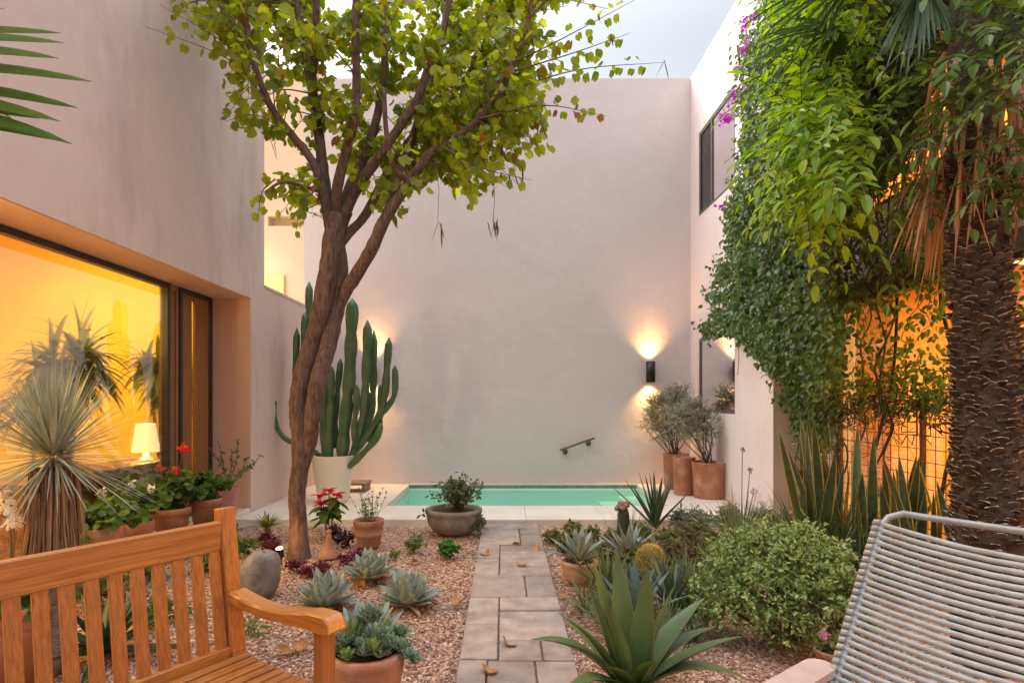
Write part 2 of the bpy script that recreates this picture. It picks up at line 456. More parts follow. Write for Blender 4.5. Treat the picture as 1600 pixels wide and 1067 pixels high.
def gravelmat():
    m, t, N, L = nt('gravel_bed')
    out = N.new('ShaderNodeOutputMaterial'); b = N.new('ShaderNodeBsdfPrincipled'); L.new(b.outputs[0], out.inputs[0])
    b.inputs['Roughness'].default_value=.85
    tc = N.new('ShaderNodeTexCoord'); v = N.new('ShaderNodeTexVoronoi'); v.inputs['Scale'].default_value=62
    L.new(tc.outputs['Object'], v.inputs['Vector'])
    sp = N.new('ShaderNodeSeparateColor'); L.new(v.outputs['Color'], sp.inputs[0])
    r = N.new('ShaderNodeValToRGB'); el = r.color_ramp.elements
    el.new(.35); el.new(.7)
    for i,(p,c) in enumerate([(0,(.15,.075,.05)),(.35,(.36,.19,.125)),(.7,(.50,.30,.21)),(1,(.64,.48,.38))]):
        el[i].position=p; el[i].color=c4(c)
    L.new(sp.outputs[0], r.inputs[0]); L.new(r.outputs[0], b.inputs['Base Color'])
    bp = N.new('ShaderNodeBump'); bp.inputs['Strength'].default_value=.9; bp.inputs['Distance'].default_value=.012; bp.invert=True
    L.new(v.outputs['Distance'], bp.inputs['Height']); L.new(bp.outputs[0], b.inputs['Normal'])
    return m
def pebblemat():
    m, t, N, L = nt('pebbles')
    out = N.new('ShaderNodeOutputMaterial'); b = N.new('ShaderNodeBsdfPrincipled'); L.new(b.outputs[0], out.inputs[0])
    b.inputs['Roughness'].default_value=.75
    g = N.new('ShaderNodeNewGeometry'); r = N.new('ShaderNodeValToRGB'); el = r.color_ramp.elements
    el.new(.3); el.new(.55); el.new(.8)
    for i,(p,c) in enumerate([(0,(.15,.075,.05)),(.3,(.33,.175,.115)),(.55,(.44,.26,.18)),(.8,(.53,.36,.265)),(1,(.68,.55,.46))]):
        el[i].position=p; el[i].color=c4(c)
    L.new(g.outputs['Random Per Island'], r.inputs[0]); L.new(r.outputs[0], b.inputs['Base Color'])
    return m
M_gravel = gravelmat(); M_pebble = pebblemat()

# ================================================================== GROUND
WL, WR, D0 = -2.95, 2.92, 9.0          # faces of the left house, right house, end wall
gm = MB()
gm.add([(-60,-60,-.02),(60,-60,-.02),(60,6.30,-.02),(-60,6.30,-.02)], [(0,1,2,3)])
gm.add([(-60,9.1,-.02),(60,9.1,-.02),(60,80,-.02),(-60,80,-.02)], [(0,1,2,3)])
struct(gm.build('ground', M_gravel))

# loose stones on the gravel bed, only where the beds lie open
ico = []
ph = (1+5**.5)/2
for s1 in (-1,1):
    for s2 in (-ph,ph):
        ico += [(0,s1,s2),(s1,s2,0),(s2,0,s1)]
ico = np.array(ico)/np.linalg.norm((1,ph))
def hull_faces(P):
    fs=[]; n=len(P)
    for i in range(n):
        for j in range(i+1,n):
            for k in range(j+1,n):
                nn=np.cross(P[j]-P[i],P[k]-P[i]); d=(P-P[i])@nn
                if (d<=1e-6).all(): fs.append((i,j,k))
                elif (d>=-1e-6).all(): fs.append((i,k,j))
    return fs
ICO_F = hull_faces(ico)
OCT = np.array([(1,0,0),(-1,0,0),(0,1,0),(0,-1,0),(0,0,1),(0,0,-1)],float); OCT_F = hull_faces(OCT)
pb = MB()
def pebbles(n, x0, x1, y0, y1, smin, smax, tm):
    u = rng.uniform(size=n); y = 1/(1/y1+(1/y0-1/y1)*u)       # more stones close to the viewer's end of the bed
    x = rng.uniform(x0, x1, n)
    s = rng.uniform(smin, smax, n)
    z = -.02 + s*.35*rng.uniform(.3,1.5,n)
    pb.scatter(tm, np.stack([x,y,z],1), rand_dirs(n)*[1,1,.3], np.tile([0,0,1.],(n,1))+rand_dirs(n)*.35, s, sx=s*rng.uniform(.65,1.3,n))
for q in range(5):
    t1 = (ico*[1,1,.6]*rng.uniform(.75,1.15,size=(12,1)), ICO_F)
    pebbles(5200, -2.0, -.24, 1.9, 6.2, .0065, .0130, t1)
    pebbles(900, -2.9, -2.0, 2.6, 6.2, .0065, .0130, t1)
    pebbles(1900, .375, 1.35, 2.3, 5.4, .0065, .0130, t1)
    pebbles(800, .8, 2.3, 1.7, 3.4, .0065, .0130, t1)
struct(pb.build('gravel', M_pebble), 'stuff')

# ================================================================== PATH of sawn stone slabs
pm = MB()
def slab(x0, x1, y0, y1):
    g = .0045
    dz = random.uniform(-.004,.004)
    a = random.uniform(-.006,.006)
    ax = Vector((math.cos(a), math.sin(a), random.uniform(-.004,.004))).normalized(); ay = Vector((-math.sin(a), math.cos(a), random.uniform(-.004,.004))).normalized()
    az = ax.cross(ay).normalized(); ay = az.cross(ax)
    pm.obox(((x0+x1)/2,(y0+y1)/2,-.012+dz), ax, ay, az, ((x1-x0)/2-g, (y1-y0)/2-g, .024), 0, .005)
PL, PR = -.235, .372
E = lambda zy: 1215/(780+.275*zy-626)
for x0,x1,a,b in [(PL,PR,6.36,6.02),(PL,.16,6.02,E(262)),(.16,PR,6.02,E(205)),(.16,PR,E(205),E(266)),
                  (PL,-.034,E(264),E(342)),(PL,-.034,E(342),E(440)),(-.034,PR,E(268),E(300)),(-.034,PR,E(300),E(390)),(-.034,PR,E(390),E(441)),
                  (PL,.157,E(441),E(565)),(.157,PR,E(441),E(563)),
                  (PL,-.03,E(566),E(722)),(PL,-.03,E(722),E(920)),(-.03,PR,E(565),E(640)),(-.03,PR,E(640),E(810)),
                  (-.03,.205,E(810),E(922)),(.205,PR,E(810),E(922)),
                  (PL,-.085,E(923),2.45),(-.085,.16,E(925),2.5),(.16,PR,E(925),2.6),
                  (PL,.02,2.45,2.0),(.02,.16,2.5,2.0),(.16,PR,2.6,2.0),(PL,.1,2.0,1.5),(.1,PR,2.0,1.4),(PL,.1,1.5,1.0),(.1,PR,1.4,1.0)]:
    slab(x0, x1, min(a,b), max(a,b))
struct(pm.build('path', M_slab))

# ================================================================== POOL AND DECK
PX0, PX1, PY0, PY1 = -1.46, 2.06, 7.16, 8.88
dk = MB()
def plate(x0,x1,y0,y1,zt=.05,zb=-.05):
    dk.obox(((x0+x1)/2,(y0+y1)/2,(zt+zb)/2),(1,0,0),(0,1,0),(0,0,1),((x1-x0)/2-.0015,(y1-y0)/2-.0015,(zt-zb)/2),0,.006)
xs = [-2.95,-2.2,-1.46,-.62,.25,1.12,2.06,2.92]
for i in range(len(xs)-1):
    plate(xs[i], xs[i+1], 6.32, 7.16)
for y0,y1 in ((7.16,8.0),(8.0,9.0)):
    plate(-2.95,-2.2,y0,y1); plate(-2.2,-1.46,y0,y1)
    plate(2.06,2.92,y0,y1)
struct(dk.build('pool_deck', M_deck))
cp = MB(); cp.box((PX0,PY1,-.9),(PX1,9.0,.047)); struct(cp.build('pool_waterline', mat('waterline_stone',(.22,.22,.18),(.34,.33,.27),9,.6,bump=.2)))
cp = MB(); cp.box((PX0,PY1-.006,.047),(PX1,9.0,.064)); struct(cp.build('pool_coping', M_coping))
pl = MB()
zb = -.36
pl.add([(PX0,PY0,zb),(PX1,PY0,zb),(PX1,PY1-.003,zb),(PX0,PY1-.003,zb)], [(0,1,2,3)])
pl.add([(PX0,PY0,zb),(PX0,PY0,-.051),(PX1,PY0,-.051),(PX1,PY0,zb)], [(0,1,2,3)])
pl.add([(PX0,PY1-.003,zb),(PX1,PY1-.003,zb),(PX1,PY1-.003,.0),(PX0,PY1-.003,.0)], [(0,1,2,3)])
pl.add([(PX0,PY0,zb),(PX0,PY1-.003,zb),(PX0,PY1-.003,-.051),(PX0,PY0,-.051)], [(0,1,2,3)])
pl.add([(PX1,PY0,zb),(PX1,PY0,-.051),(PX1,PY1-.003,-.051),(PX1,PY1-.003,zb)], [(0,1,2,3)])
for k in range(3):   # bathing steps at the right-hand end
    pl.box((PX1-.3*(3-k), PY0+.004, zb), (PX1-.3*(2-k)-.003, PY1-.006, zb+.08*(k+1)))
struct(pl.build('pool_basin', M_pool))
def watermat():
    m, t, N, L = nt('pool_water')
    out = N.new('ShaderNodeOutputMaterial'); tr = N.new('ShaderNodeBsdfTransparent'); tr.inputs[0].default_value=(.80,.985,.92,1)
    gl = N.new('ShaderNodeBsdfGlossy'); gl.inputs['Roughness'].default_value=.03
    tc = N.new('ShaderNodeTexCoord'); mp = N.new('ShaderNodeMapping'); mp.inputs['Scale'].default_value=(1,2.2,1); L.new(tc.outputs['Object'], mp.inputs[0])
    n = N.new('ShaderNodeTexNoise'); n.inputs['Scale'].default_value=7; n.inputs['Detail'].default_value=4; L.new(mp.outputs[0], n.inputs['Vector'])
    bp = N.new('ShaderNodeBump'); bp.inputs['Strength'].default_value=.6; bp.inputs['Distance'].default_value=.10; L.new(n.outputs['Fac'], bp.inputs['Height'])
    fr = N.new('ShaderNodeFresnel'); fr.inputs[0].default_value=1.33
    L.new(bp.outputs[0], fr.inputs['Normal']); L.new(bp.outputs[0], gl.inputs['Normal'])
    mu = N.new('ShaderNodeMath'); mu.operation='MULTIPLY'; mu.inputs[1].default_value=.75; L.new(fr.outputs[0], mu.inputs[0])
    mx = N.new('ShaderNodeMixShader'); L.new(mu.outputs[0], mx.inputs[0]); L.new(tr.outputs[0], mx.inputs[1]); L.new(gl.outputs[0], mx.inputs[2]); L.new(mx.outputs[0], out.inputs[0])
    return m
wt = MB(); wt.add([(PX0,PY0,-.03),(PX1,PY0,-.03),(PX1,PY1,-.03),(PX0,PY1,-.03)], [(0,1,2,3)])
struct(wt.build('water', watermat()))

# ================================================================== LEFT HOUSE
TOP = 6.38
LZ = 2.545                       # underside of the lintel
JY = 6.72                        # jamb of the big opening
GX = -3.37                       # plane of the sliding window
hl = thing('house', 'pale pink plaster house at left with wide lit sliding window under deep lintel', 'house', (-4.5,4,0))
w = MB()
w.box((GX-.25,-3.0,LZ),(WL,JY,7.2))                # wall over the opening
w.box((GX-.25,JY,.0),(WL,7.1,7.2))                 # pier beside the opening
w.box((WL-.18,7.1,.0),(WL,9.0,2.75))               # low garden side wall under the terrace
w.box((GX-.25,-3.0,0),(WL,-1.0,LZ))
w.build('wall', M_wall_l, hl)
w = MB()                                           # lining of the recess, 3 mm proud of the masonry behind it
w.box((GX,-1.0,LZ-.004),(WL-.012,JY-.004,LZ)); w.box((GX,JY-.004,.1),(WL-.012,JY,LZ-.004))
w.build('reveal', M_reveal_lit, hl)
w = MB(); w.obox(((GX+WL)/2-.1,2.86,.05),(1,0,0),(0,1,0),(0,0,1),(.31,3.858,.05),0,.01); w.build('threshold', M_deck, hl)
w = MB(); w.box((-7.4,-2.0,-.02),(GX-.28,6.95,.02)); w.build('interior_floor', M_floor_i, hl)
w = MB(); w.box((-7.4,6.95,-.02),(GX-.25,7.09,3.4)); w.build('interior_wall', M_room_y, hl)
w = MB(); w.box((-7.6,-2.2,-.02),(-7.4,7.09,3.4)); w.build('interior_wall', M_room_p, hl)
w = MB(); w.box((-7.4,-2.2,-.02),(GX-.25,-2.0,3.4)); w.build('interior_wall', M_room_p, hl)
w = MB(); w.box((-7.6,-2.2,3.4),(GX-.25,7.09,3.5)); w.build('ceiling', M_room_y, hl)
# sliding window: two big panes and the stacked leaf at the far end
fr = MB()
def frame_y(mb, x, y0, y1, z0, z1, t, dep, mat_=0):
    mb.box((x-dep,y0,z0),(x,y0+t,z1),mat_); mb.box((x-dep,y1-t,z0),(x,y1,z1),mat_)
    mb.box((x-dep,y0+t,z0),(x,y1-t,z0+t),mat_); mb.box((x-dep,y0+t,z1-t),(x,y1-t,z1),mat_)
M_slide = woodm('stained_window_timber', (.20,.085,.03), (.34,.155,.055), ((6,6,.6),(0,0,0)), .4)
sd = MB(); frame_y(sd, GX-.02, -.98, 5.86, .105, LZ-.006, .05, .06)
slid = sd.build('sliding_window', M_frame, hl)
sd = MB(); frame_y(sd, GX-.03, 5.86, 6.02, .105, LZ-.006, .045, .10); sd.box((GX-.125,5.9,.15),(GX-.04,5.98,LZ-.05)); sd.build('window_stile', M_slide, hl)
sd = MB()
for x in (GX-.02, GX-.10, GX-.18): frame_y(sd, x, 6.04, JY-.01, .105, LZ-.006, .05, .045)
sd2 = sd.build('stacked_leaf', M_frame, hl)
pn = MB(); pn.box((GX-.055,-.93,.155),(GX-.047,5.81,LZ-.056)); pn.build('pane', M_glass, slid)
pn = MB()
for x in (GX-.125,): pn.box((x,6.09,.155),(x+.008,JY-.06,LZ-.056))
pn.build('pane', M_glass, sd2)
cu = MB()                                          # timber edge of the leaf behind
cu.box((GX-.055,6.11,.155),(GX-.035,6.29,LZ-.056)); cu.box((GX-.055,6.36,.155),(GX-.035,6.64,LZ-.056)); cu.build('timber_shutter', M_slide, hl)
# upper terrace behind the low wall
M_ter = mat('terrace_plaster', (.72,.58,.43), (.76,.62,.47), 1.2, .85)
w = MB(); w.box((-6.5,9.9,2.5),(-3.12,10.1,4.35)); w.box((-6.5,9.9,4.35),(-4.05,10.1,7.0)); w.box((-4.05,9.9,4.52),(-3.12,10.1,7.0)); w.box((-4.05,10.1,4.3),(-3.12,10.4,4.56))
w.build('terrace_wall', M_ter, hl)
w = MB(); w.box((-6.5,7.11,2.5),(-3.14,9.9,2.6)); w.build('terrace_floor', M_deck, hl)
w = MB(); w.box((-4.10,9.84,2.6),(-3.76,9.893,3.5)); tdoor = w.build('terrace_door', mat('terrace_door_glow_colour',(.80,.60,.28),(.84,.65,.33),2,.6), hl)  # lit doorway: its lamplight is put into the panel's yellow
w = MB(); w.box((-3.13,7.1,2.745),(-2.94,9.0,2.775)); w.build('wall_cap', M_coping, hl)

# ================================================================== END WALL
w = MB(); w.box((-3.12,9.0,-.3),(3.6,9.3,TOP))
ew = w.build('garden_wall', M_wall_b); tag(ew, 'tall plain mauve plaster wall rising behind the turquoise pool', 'wall')

# ================================================================== RIGHT HOUSE
hr = thing('house', 'pale plaster house at right with orange lit rooms behind vines', 'house', (4.5,4,0))
WX = 3.30                          # recessed facade
def wall_with_holes(mb, x0, x1, y0, y1, z0, z1, holes, mat_=0):
    """a wall in the y-z plane, cut round rectangular openings (y0,y1,z0,z1), holes sorted along y and not overlapping in y"""
    y = y0
    cols = sorted(set([h[0] for h in holes]+[h[1] for h in holes]+[y0,y1]))
    for a, b in zip(cols[:-1], cols[1:]):
        hs = sorted([h for h in holes if h[0] < b-1e-6 and h[1] > a+1e-6], key=lambda h: h[2])
        z = z0
        for h in hs:
            if h[2] > z: mb.box((x0,a,z),(x1,b,h[2]),mat_)
            z = h[3]
        if z < z1: mb.box((x0,a,z),(x1,b,z1),mat_)
win_lo = (7.27,8.62,1.18,2.27); win_hi = (7.2,8.60,4.10,5.34)
w = MB(); wall_with_holes(w, WX-.38, WX-.38+.3, 6.24, 9.0, -.3, TOP, [(7.27,8.62,1.18,2.27),(7.27,8.62,4.10,5.34)])
w.box((WX-.08,6.24,-.3),(WX+.2,6.5,TOP))
w.build('wall', M_wall_r, hr)
big = (.6,5.73,.16,2.31); up = (3.7,5.55,3.05,4.55)
w = MB(); wall_with_holes(w, WX, WX+.2, -3.0, 6.24, -.3, TOP, [big, up]); w.build('wall', M_wall_r, hr)
w = MB(); w.box((WX-.06,.5,2.312),(WX-.002,5.85,2.44)); w.build('lintel', M_bframe, hr)
def side_window(parent, y0,y1,z0,z1, x, glassm, framem, mull):
    f = MB(); t=.045
    f.box((x+.008,y0,z0),(x+.05,y0+t,z1)); f.box((x+.008,y1-t,z0),(x+.05,y1,z1))
    f.box((x+.008,y0+t,z0),(x+.05,y1-t,z0+t)); f.box((x+.008,y0+t,z1-t),(x+.05,y1-t,z1))
    for m_ in mull: f.box((x+.008,m_-.025,z0+t),(x+.05,m_+.025,z1-t))
    fo = f.build('window', framem, parent)
    cuts=[y0+t]+[c for m_ in mull for c in (m_-.025,m_+.025)]+[y1-t]
    for i in range(0,len(cuts),2):
        p = MB(); p.box((x+.022,cuts[i],z0+t),(x+.028,cuts[i+1],z1-t)); p.build('pane', glassm if (i==0 or glassm is M_glass) else M_glass_grey, fo)
    return fo
side_window(hr, 7.27,8.62,1.18,2.27, WR, M_glass_dark, M_bframe, [])
wu = side_window(hr, 7.27,8.62,4.10,5.34, WR, M_glass_dark, M_bframe, [8.12])
b_ = MB(); b_.box((WR+.13,7.31,4.14),(WR+.15,8.10,5.30)); b_.build('blind', mat('blind_cloth',(.70,.58,.52),(.74,.62,.56),30,.9), wu)
for z0,z1 in ((1.1,2.35),(4.0,5.4)):
    dkb = MB(); dkb.box((WR+.285,7.2,z0),(WR+.299,8.7,z1)); dkb.build('interior_wall', mat('dim_room_shade',(.05,.05,.05),(.07,.065,.06),3,.9), hr)  # near-black board: darkness of the unlit room put into its colour
side_window(hr, *big, WX, M_glass, M_frame, [2.3, 4.0])
side_window(hr, *up, WX, M_glass, M_frame, [])
# lit rooms behind the vines
w = MB(); w.box((3.51,6.12,.041),(4.12,6.238,2.619)); w.build('brown_panel', mat('brown_board',(.34,.15,.06),(.42,.20,.08),1.5,.7), hr)  # brown panel on the room's far wall, a darker band
for a_,b_ in (((WX+.2,6.24,-.3),(7.0,6.44,2.62)),((7.0,-1.2,-.3),(7.2,6.44,2.62)),((WX+.2,-1.2,-.3),(7.0,-1.0,2.62))):
    w = MB(); w.box(a_,b_); w.build('interior_wall', M_room_o, hr)
w = MB(); w.box((WX+.2,-1.2,2.62),(7.2,6.44,2.72)); w.build('ceiling', M_room_o, hr)
w = MB(); w.box((WX+.2,-1.0,-.02),(7.0,6.24,.04)); w.build('interior_floor', M_floor_i, hr)
for a_,b_ in (((WX+.2,5.9,2.725),(6.2,6.1,5.0)),((6.2,3.2,2.725),(6.4,6.1,5.0)),((WX+.2,3.2,2.725),(6.2,3.4,5.0))):
    w = MB(); w.box(a_,b_); w.build('interior_wall', M_room_o, hr)
w = MB(); w.box((WX+.2,3.2,5.0),(6.4,6.1,5.1)); w.build('ceiling', M_room_o, hr)
w = MB()
for k in range(14): w.box((WX+.25+k*.2,3.42,4.86),(WX+.33+k*.2,5.88,4.998))
w.build('ceiling_slats', woodm('slat_timber',(.30,.12,.04),(.45,.20,.07),((5,.5,5),(0,0,0))), hr)

# ================================================================== WALL LAMPS, HANDRAIL, GROUND SPOT
M_blk = mat('black_metal', (.018,.015,.014), (.03,.026,.024), 20, .4, metal=.3)
M_glow = emit('lamp_glow', (1.0,.70,.36), 4)
def lamp(name, kind, loc, rot, power, col, parent, **kw):
    l = bpy.data.lights.new(name, kind); l.energy = power; l.color = col
    for k, v in kw.items(): setattr(l, k, v)
    o = bpy.data.objects.new(name, l); COL.objects.link(o); o.location = loc; o.rotation_euler = rot
    if parent is not None:
        o.parent = parent; o.matrix_parent_inverse = Matrix.Translation(-Vector(parent.location))
    return o
WARM = (1.0,.54,.19)
sc = at(1016.5, 581, 8.9); sc.y = 9.0
sconce = thing('wall_lamp', 'black cylinder up and down wall lamp above the silvery potted shrubs', 'wall lamp', sc, 'wall lamps on the end wall')
s = MB(); s.lathe([(.062,-.16),(.07,-.16),(.07,.16),(.062,.16),(.062,-.16)], (sc.x, sc.y-.105, sc.z), 28); s.build('body', M_blk, sconce)
s = MB(); s.obox((sc.x,sc.y-.018,sc.z),(1,0,0),(0,1,0),(0,0,1),(.035,.018,.07),0,.004); s.build('bracket', M_blk, sconce)
for sg in (1,-1):
    s = MB(); s.lathe([(.0,sg*.115),(.058,sg*.115)], (sc.x,sc.y-.105,sc.z), 24); s.build('bulb', M_glow, sconce)
for sg in (1,-1):
    lamp('sconce_light', 'SPOT', (sc.x, sc.y-.105, sc.z+sg*.12), (math.pi if sg>0 else 0,0,0), 29, WARM, sconce, spot_size=R(105), spot_blend=1.0, shadow_soft_size=.035)
l2 = at(581, 572, 8.9)
dup(sconce, (l2.x, 9.0, sc.z), 0, 'black cylinder up and down wall lamp glowing behind the tall cactus')

rail = thing('handrail', 'short sloping brown metal handrail fixed on the wall above pool', 'handrail', (at(900,695,8.9).x,9.0,.6))
a = at(875,703,8.93); b = at(929,684,8.93)
h = MB(); a.y=b.y=8.92; h.bar(a,b,.045,.03,(0,0,1),0,.006); h.build('rail', M_bframe_rail if 'M_bframe_rail' in globals() else mat('rail_metal',(.12,.085,.07),(.17,.125,.10),20,.5,metal=.4), rail)
for t in (.16,.84):
    q = a.lerp(b,t); h = MB(); V = [q+Vector((0,.0,-.02)), q+Vector((0,.02,-.055)), Vector((q.x,9.0,q.z-.06))]
    h.tube(V,[.012,.012,.012],8); h.tube([Vector((q.x,8.975,q.z-.06)),Vector((q.x,9.0,q.z-.06))],.04,18)
    h.build('bracket', bpy.data.materials['rail_metal'], rail)
# ================================================================== TEAK BENCH
bo = Vector((-1.0,2.15,0)); bu = Vector((-.545,-.838,0)).normalized(); bf = Vector((-bu.y,bu.x,0))  # along the back / the way it faces
if bf.x < 0: bf = -bf
ang = math.atan2(bu.y, bu.x)
M_teak = woodm('teak', (.23,.068,.012), (.60,.24,.052), ((34,.8,34),(0,0,ang-math.pi/2)), .5, .12)
M_teak_v = woodm('teak_upright', (.22,.062,.010), (.55,.195,.038), ((34,34,.8),(0,0,0)), .5, .12)
M_teak_a = woodm('teak_arm', (.28,.082,.012), (.64,.25,.05), ((.8,34,34),(0,0,math.atan2(bf.y,bf.x))), .3, .35)
BL = 1.28
bench = thing('garden_bench', 'honey brown slatted teak garden bench in the left foreground', 'bench', bo+bu*BL/2+bf*.25)
def bp(t, f, z): return bo+bu*t+bf*f+UP*z
lean = -.07                                      # the back leans away as it rises
def backf(z): return lean*(z-.41)/.5 if z > .41 else 0
def rear_post(t):
    m = MB()
    m.bar(bp(t,0,0), bp(t,0,.42), .052, .058, bu, 0, .004)
    m.bar(bp(t,0,.415), bp(t,backf(.945),.945), .05, .06, bu, 0, .005)
    m.build('leg', M_teak_v, bench)
rear_post(0); rear_post(BL)
for t in (0, BL):
    m = MB(); m.bar(bp(t,.495,0), bp(t,.495,.615), .05, .055, bu, 0, .005); m.build('leg', M_teak_v, bench)
m = MB(); m.bar(bp(.028,backf(.845),.845), bp(BL-.028,backf(.845),.845), .034, .108, UP, 0, .004); m.build('back_rail', M_teak, bench)
m = MB(); m.bar(bp(.028,.0,.418), bp(BL-.028,.0,.418), .034, .06, UP, 0, .004); m.build('back_rail', M_teak, bench)
for k in range(19):
    t = .0535+.0662*k
    if t > BL-.04: break
    m = MB(); m.bar(bp(t,backf(.445),.445), bp(t,backf(.795),.795), .015, .041, bu, 0, .002); m.build('back_slat', M_teak_v, bench)
for k in range(10):
    f = .048+.0485*k; z = .405-.012*math.sin(k/9*math.pi)
    m = MB(); m.bar(bp(-.02,f,z), bp(BL+.02,f,z), .038, .02, UP, 0, .003); m.build('seat_slat', M_teak, bench)
m = MB(); m.bar(bp(.027,.49,.355), bp(BL-.027,.49,.355), .03, .075, UP, 0, .003); m.build('seat_rail', M_teak, bench)
for t in (0, BL):
    m = MB(); m.bar(bp(t,.028,.36), bp(t,.468,.36), .03, .065, UP, 0, .003); m.build('seat_rail', M_teak, bench)
    # scooped armrest with a rounded front end
    m = MB(); n = 44; W = .036; prof = []
    for i in range(n+1):
        s = i/n; f = .01+.55*s
        top = .648-.026*math.sin(min(1,s/.8)*math.pi)**1.0+.014*s
        th = .034+.022*min(1,max(0,(s-.55)/.3))
        if s > .93: q = (s-.93)/.07; dz = th*(1-math.sqrt(max(0,1-q*q))); prof.append((f,top-dz*.8,top-th+dz*.12))
        else: prof.append((f,top,top-th))
    V=[]; 
    for f,a_,b_ in prof:
        V += [bp(t-W,f,b_), bp(t-W,f,a_-.006), bp(t-W+.006,f,a_), bp(t+W-.006,f,a_), bp(t+W,f,a_-.006), bp(t+W,f,b_)]
    fs=[]
    for i in range(n):
        for k in range(6):
            k2=(k+1)%6; fs.append((i*6+k,i*6+k2,(i+1)*6+k2,(i+1)*6+k))
    fs += [tuple(range(5,-1,-1)), tuple(n*6+k for k in range(6))]
    m.add(V,fs,0,False); m.build('armrest', M_teak_a, bench)

# ================================================================== CORD CHAIR
M_cord = mat('grey_cord', (.31,.325,.325), (.41,.425,.42), 30, .45, c3=(.33,.31,.28), s3=9)
M_tube = mat('grey_steel_tube', (.27,.275,.27), (.33,.335,.33), 20, .4, metal=.2)
M_arm = mat('pale_timber_arm', (.50,.34,.28), (.58,.42,.35), 14, .5)
cT = Vector((1.25,1.90,.955)); cs = Vector((.6,-.8,0)); cf = Vector((-.8,-.6,0))
cd = Vector((-.27,-.20,-.44)).normalized()        # down the back
CW = .66
chair = thing('cord_chair', 'grey cord strung lounge chair in the right foreground', 'chair', (cT.x+cs.x*.3+cf.x*.5, cT.y+cs.y*.3+cf.y*.5, 0))
bl = (cT.z-.30)/-cd.z                             # the back runs down to the seat crease
crease = cT+cd*bl
sd_ = (cf+UP*.16).normalized(); SL = .56          # the seat rises a little to the front
front = crease+sd_*SL
def frame_side(o): return [cT+o, crease+o-cd*.06, crease+o+sd_*.05, front+o-sd_*.04, front+o]
fr = MB()
path = []
top_off = -cd*.035
P = [front, crease+sd_*.07, crease+sd_*.02, crease-cd*.02, crease-cd*.07, cT-cd*-.02]
corner = [cT+top_off*.4+cs*.012-cf*.004, cT+top_off+cs*.05-cf*.008]
mid = [cT+top_off+cs*(CW*k/8)-cf*(.008+.06*math.sin(math.pi*k/8))-UP*.015*math.sin(math.pi*k/8) for k in range(1,8)]
cor2 = [p+cs*(CW-2*(p-cT).dot(cs)) for p in reversed(corner)]
P2 = [p+cs*CW for p in reversed(P)]
fr.tube(P+corner+mid+cor2+P2, .0105, 10)
fr.tube([front, front+cs*CW*.5+UP*-.01, front+cs*CW], .0125, 10)
fr.build('frame', M_tube, chair)
def cords(p0, dirn, length, nrm, n, sag, name):
    m = MB()
    for k in range(n):
        base = p0+dirn*(length*(k+.5)/n)
        pts = []
        for i in range(15):
            t = i/14; s = 4*t*(1-t)
            pts.append(base+cs*(CW*t+.02*(2*t-1))+nrm*(.0165-sag*s)+cd*(random.uniform(-.0012,.0012)))
        m.tube(pts, .0085, 7)
        for t in (0,1):                             # the wrap round the side tube
            c = base+cs*CW*t
            m.tube([c+(nrm*math.cos(q)+cs*math.sin(q)*(1 if t else -1))*.0185 for q in [math.pi*j/8 for j in range(9)]],.0085,6)
    m.build(name, M_cord, chair)
bn = cs.cross(cd); bn = bn if bn.dot(cf) > 0 else -bn
sn = cs.cross(sd_); sn = sn if sn.z > 0 else -sn
cords(cT+cd*.004, cd, bl-.03, bn, int((bl-.03)/.0222), .095, 'back_cords')
cords(crease+sd_*.03, sd_, SL-.04, sn, 24, .03, 'seat_cords')
for t in (0, CW):
    o = cs*t
    m = MB(); q = crease+cf*.0+o; m.tube([cT+cd*.42+o-cf*.012, Vector((q.x,q.y,.18))-cf*.24, Vector((q.x,q.y,0))-cf*.30],.0115,10); m.build('leg', M_tube, chair)
    m = MB(); q = front+o; m.tube([q-sd_*.06, Vector((q.x,q.y,.2))+cf*.01, Vector((q.x,q.y,0))+cf*.03],.0115,10); m.build('leg', M_tube, chair)
    # flat timber arm on a short tube
    sgn = -1 if t == 0 else 1
    a0 = cT+cd*.40+o+cs*sgn*.045; a0 = a0+cf*.10; a0.z = .535
    a1 = a0+cf*.46
    m = MB(); V=[]; n=10; ol=[]
    for i in range(9): q = math.pi*i/8; ol.append((-.045*math.sin(q)*1.0, -.043*math.cos(q)))
    for i in range(9): q = math.pi*i/8; ol.append((.46+.045*math.sin(q), .043*math.cos(q)))
    for zz in (.0,.022):
        for f_, s_ in ol: V.append(a0+cf*f_+cs*s_+UP*zz)
    k=len(ol); m.add(V,[tuple(range(k-1,-1,-1)),tuple(k+i for i in range(k))]+[(i,(i+1)%k,k+(i+1)%k,k+i) for i in range(k)])
    m.build('armrest', M_arm, chair)
    m = MB(); m.tube([cT+cd*.40+o, a0-cs*sgn*.03+UP*-.012, a0+cf*.04-UP*.012],.0105,8); m.build('arm_support', M_tube, chair); m = MB(); m.tube([a1-cf*.06-UP*.001, front+o-sd_*.05],.0105,8); m.build('arm_support', M_tube, chair)
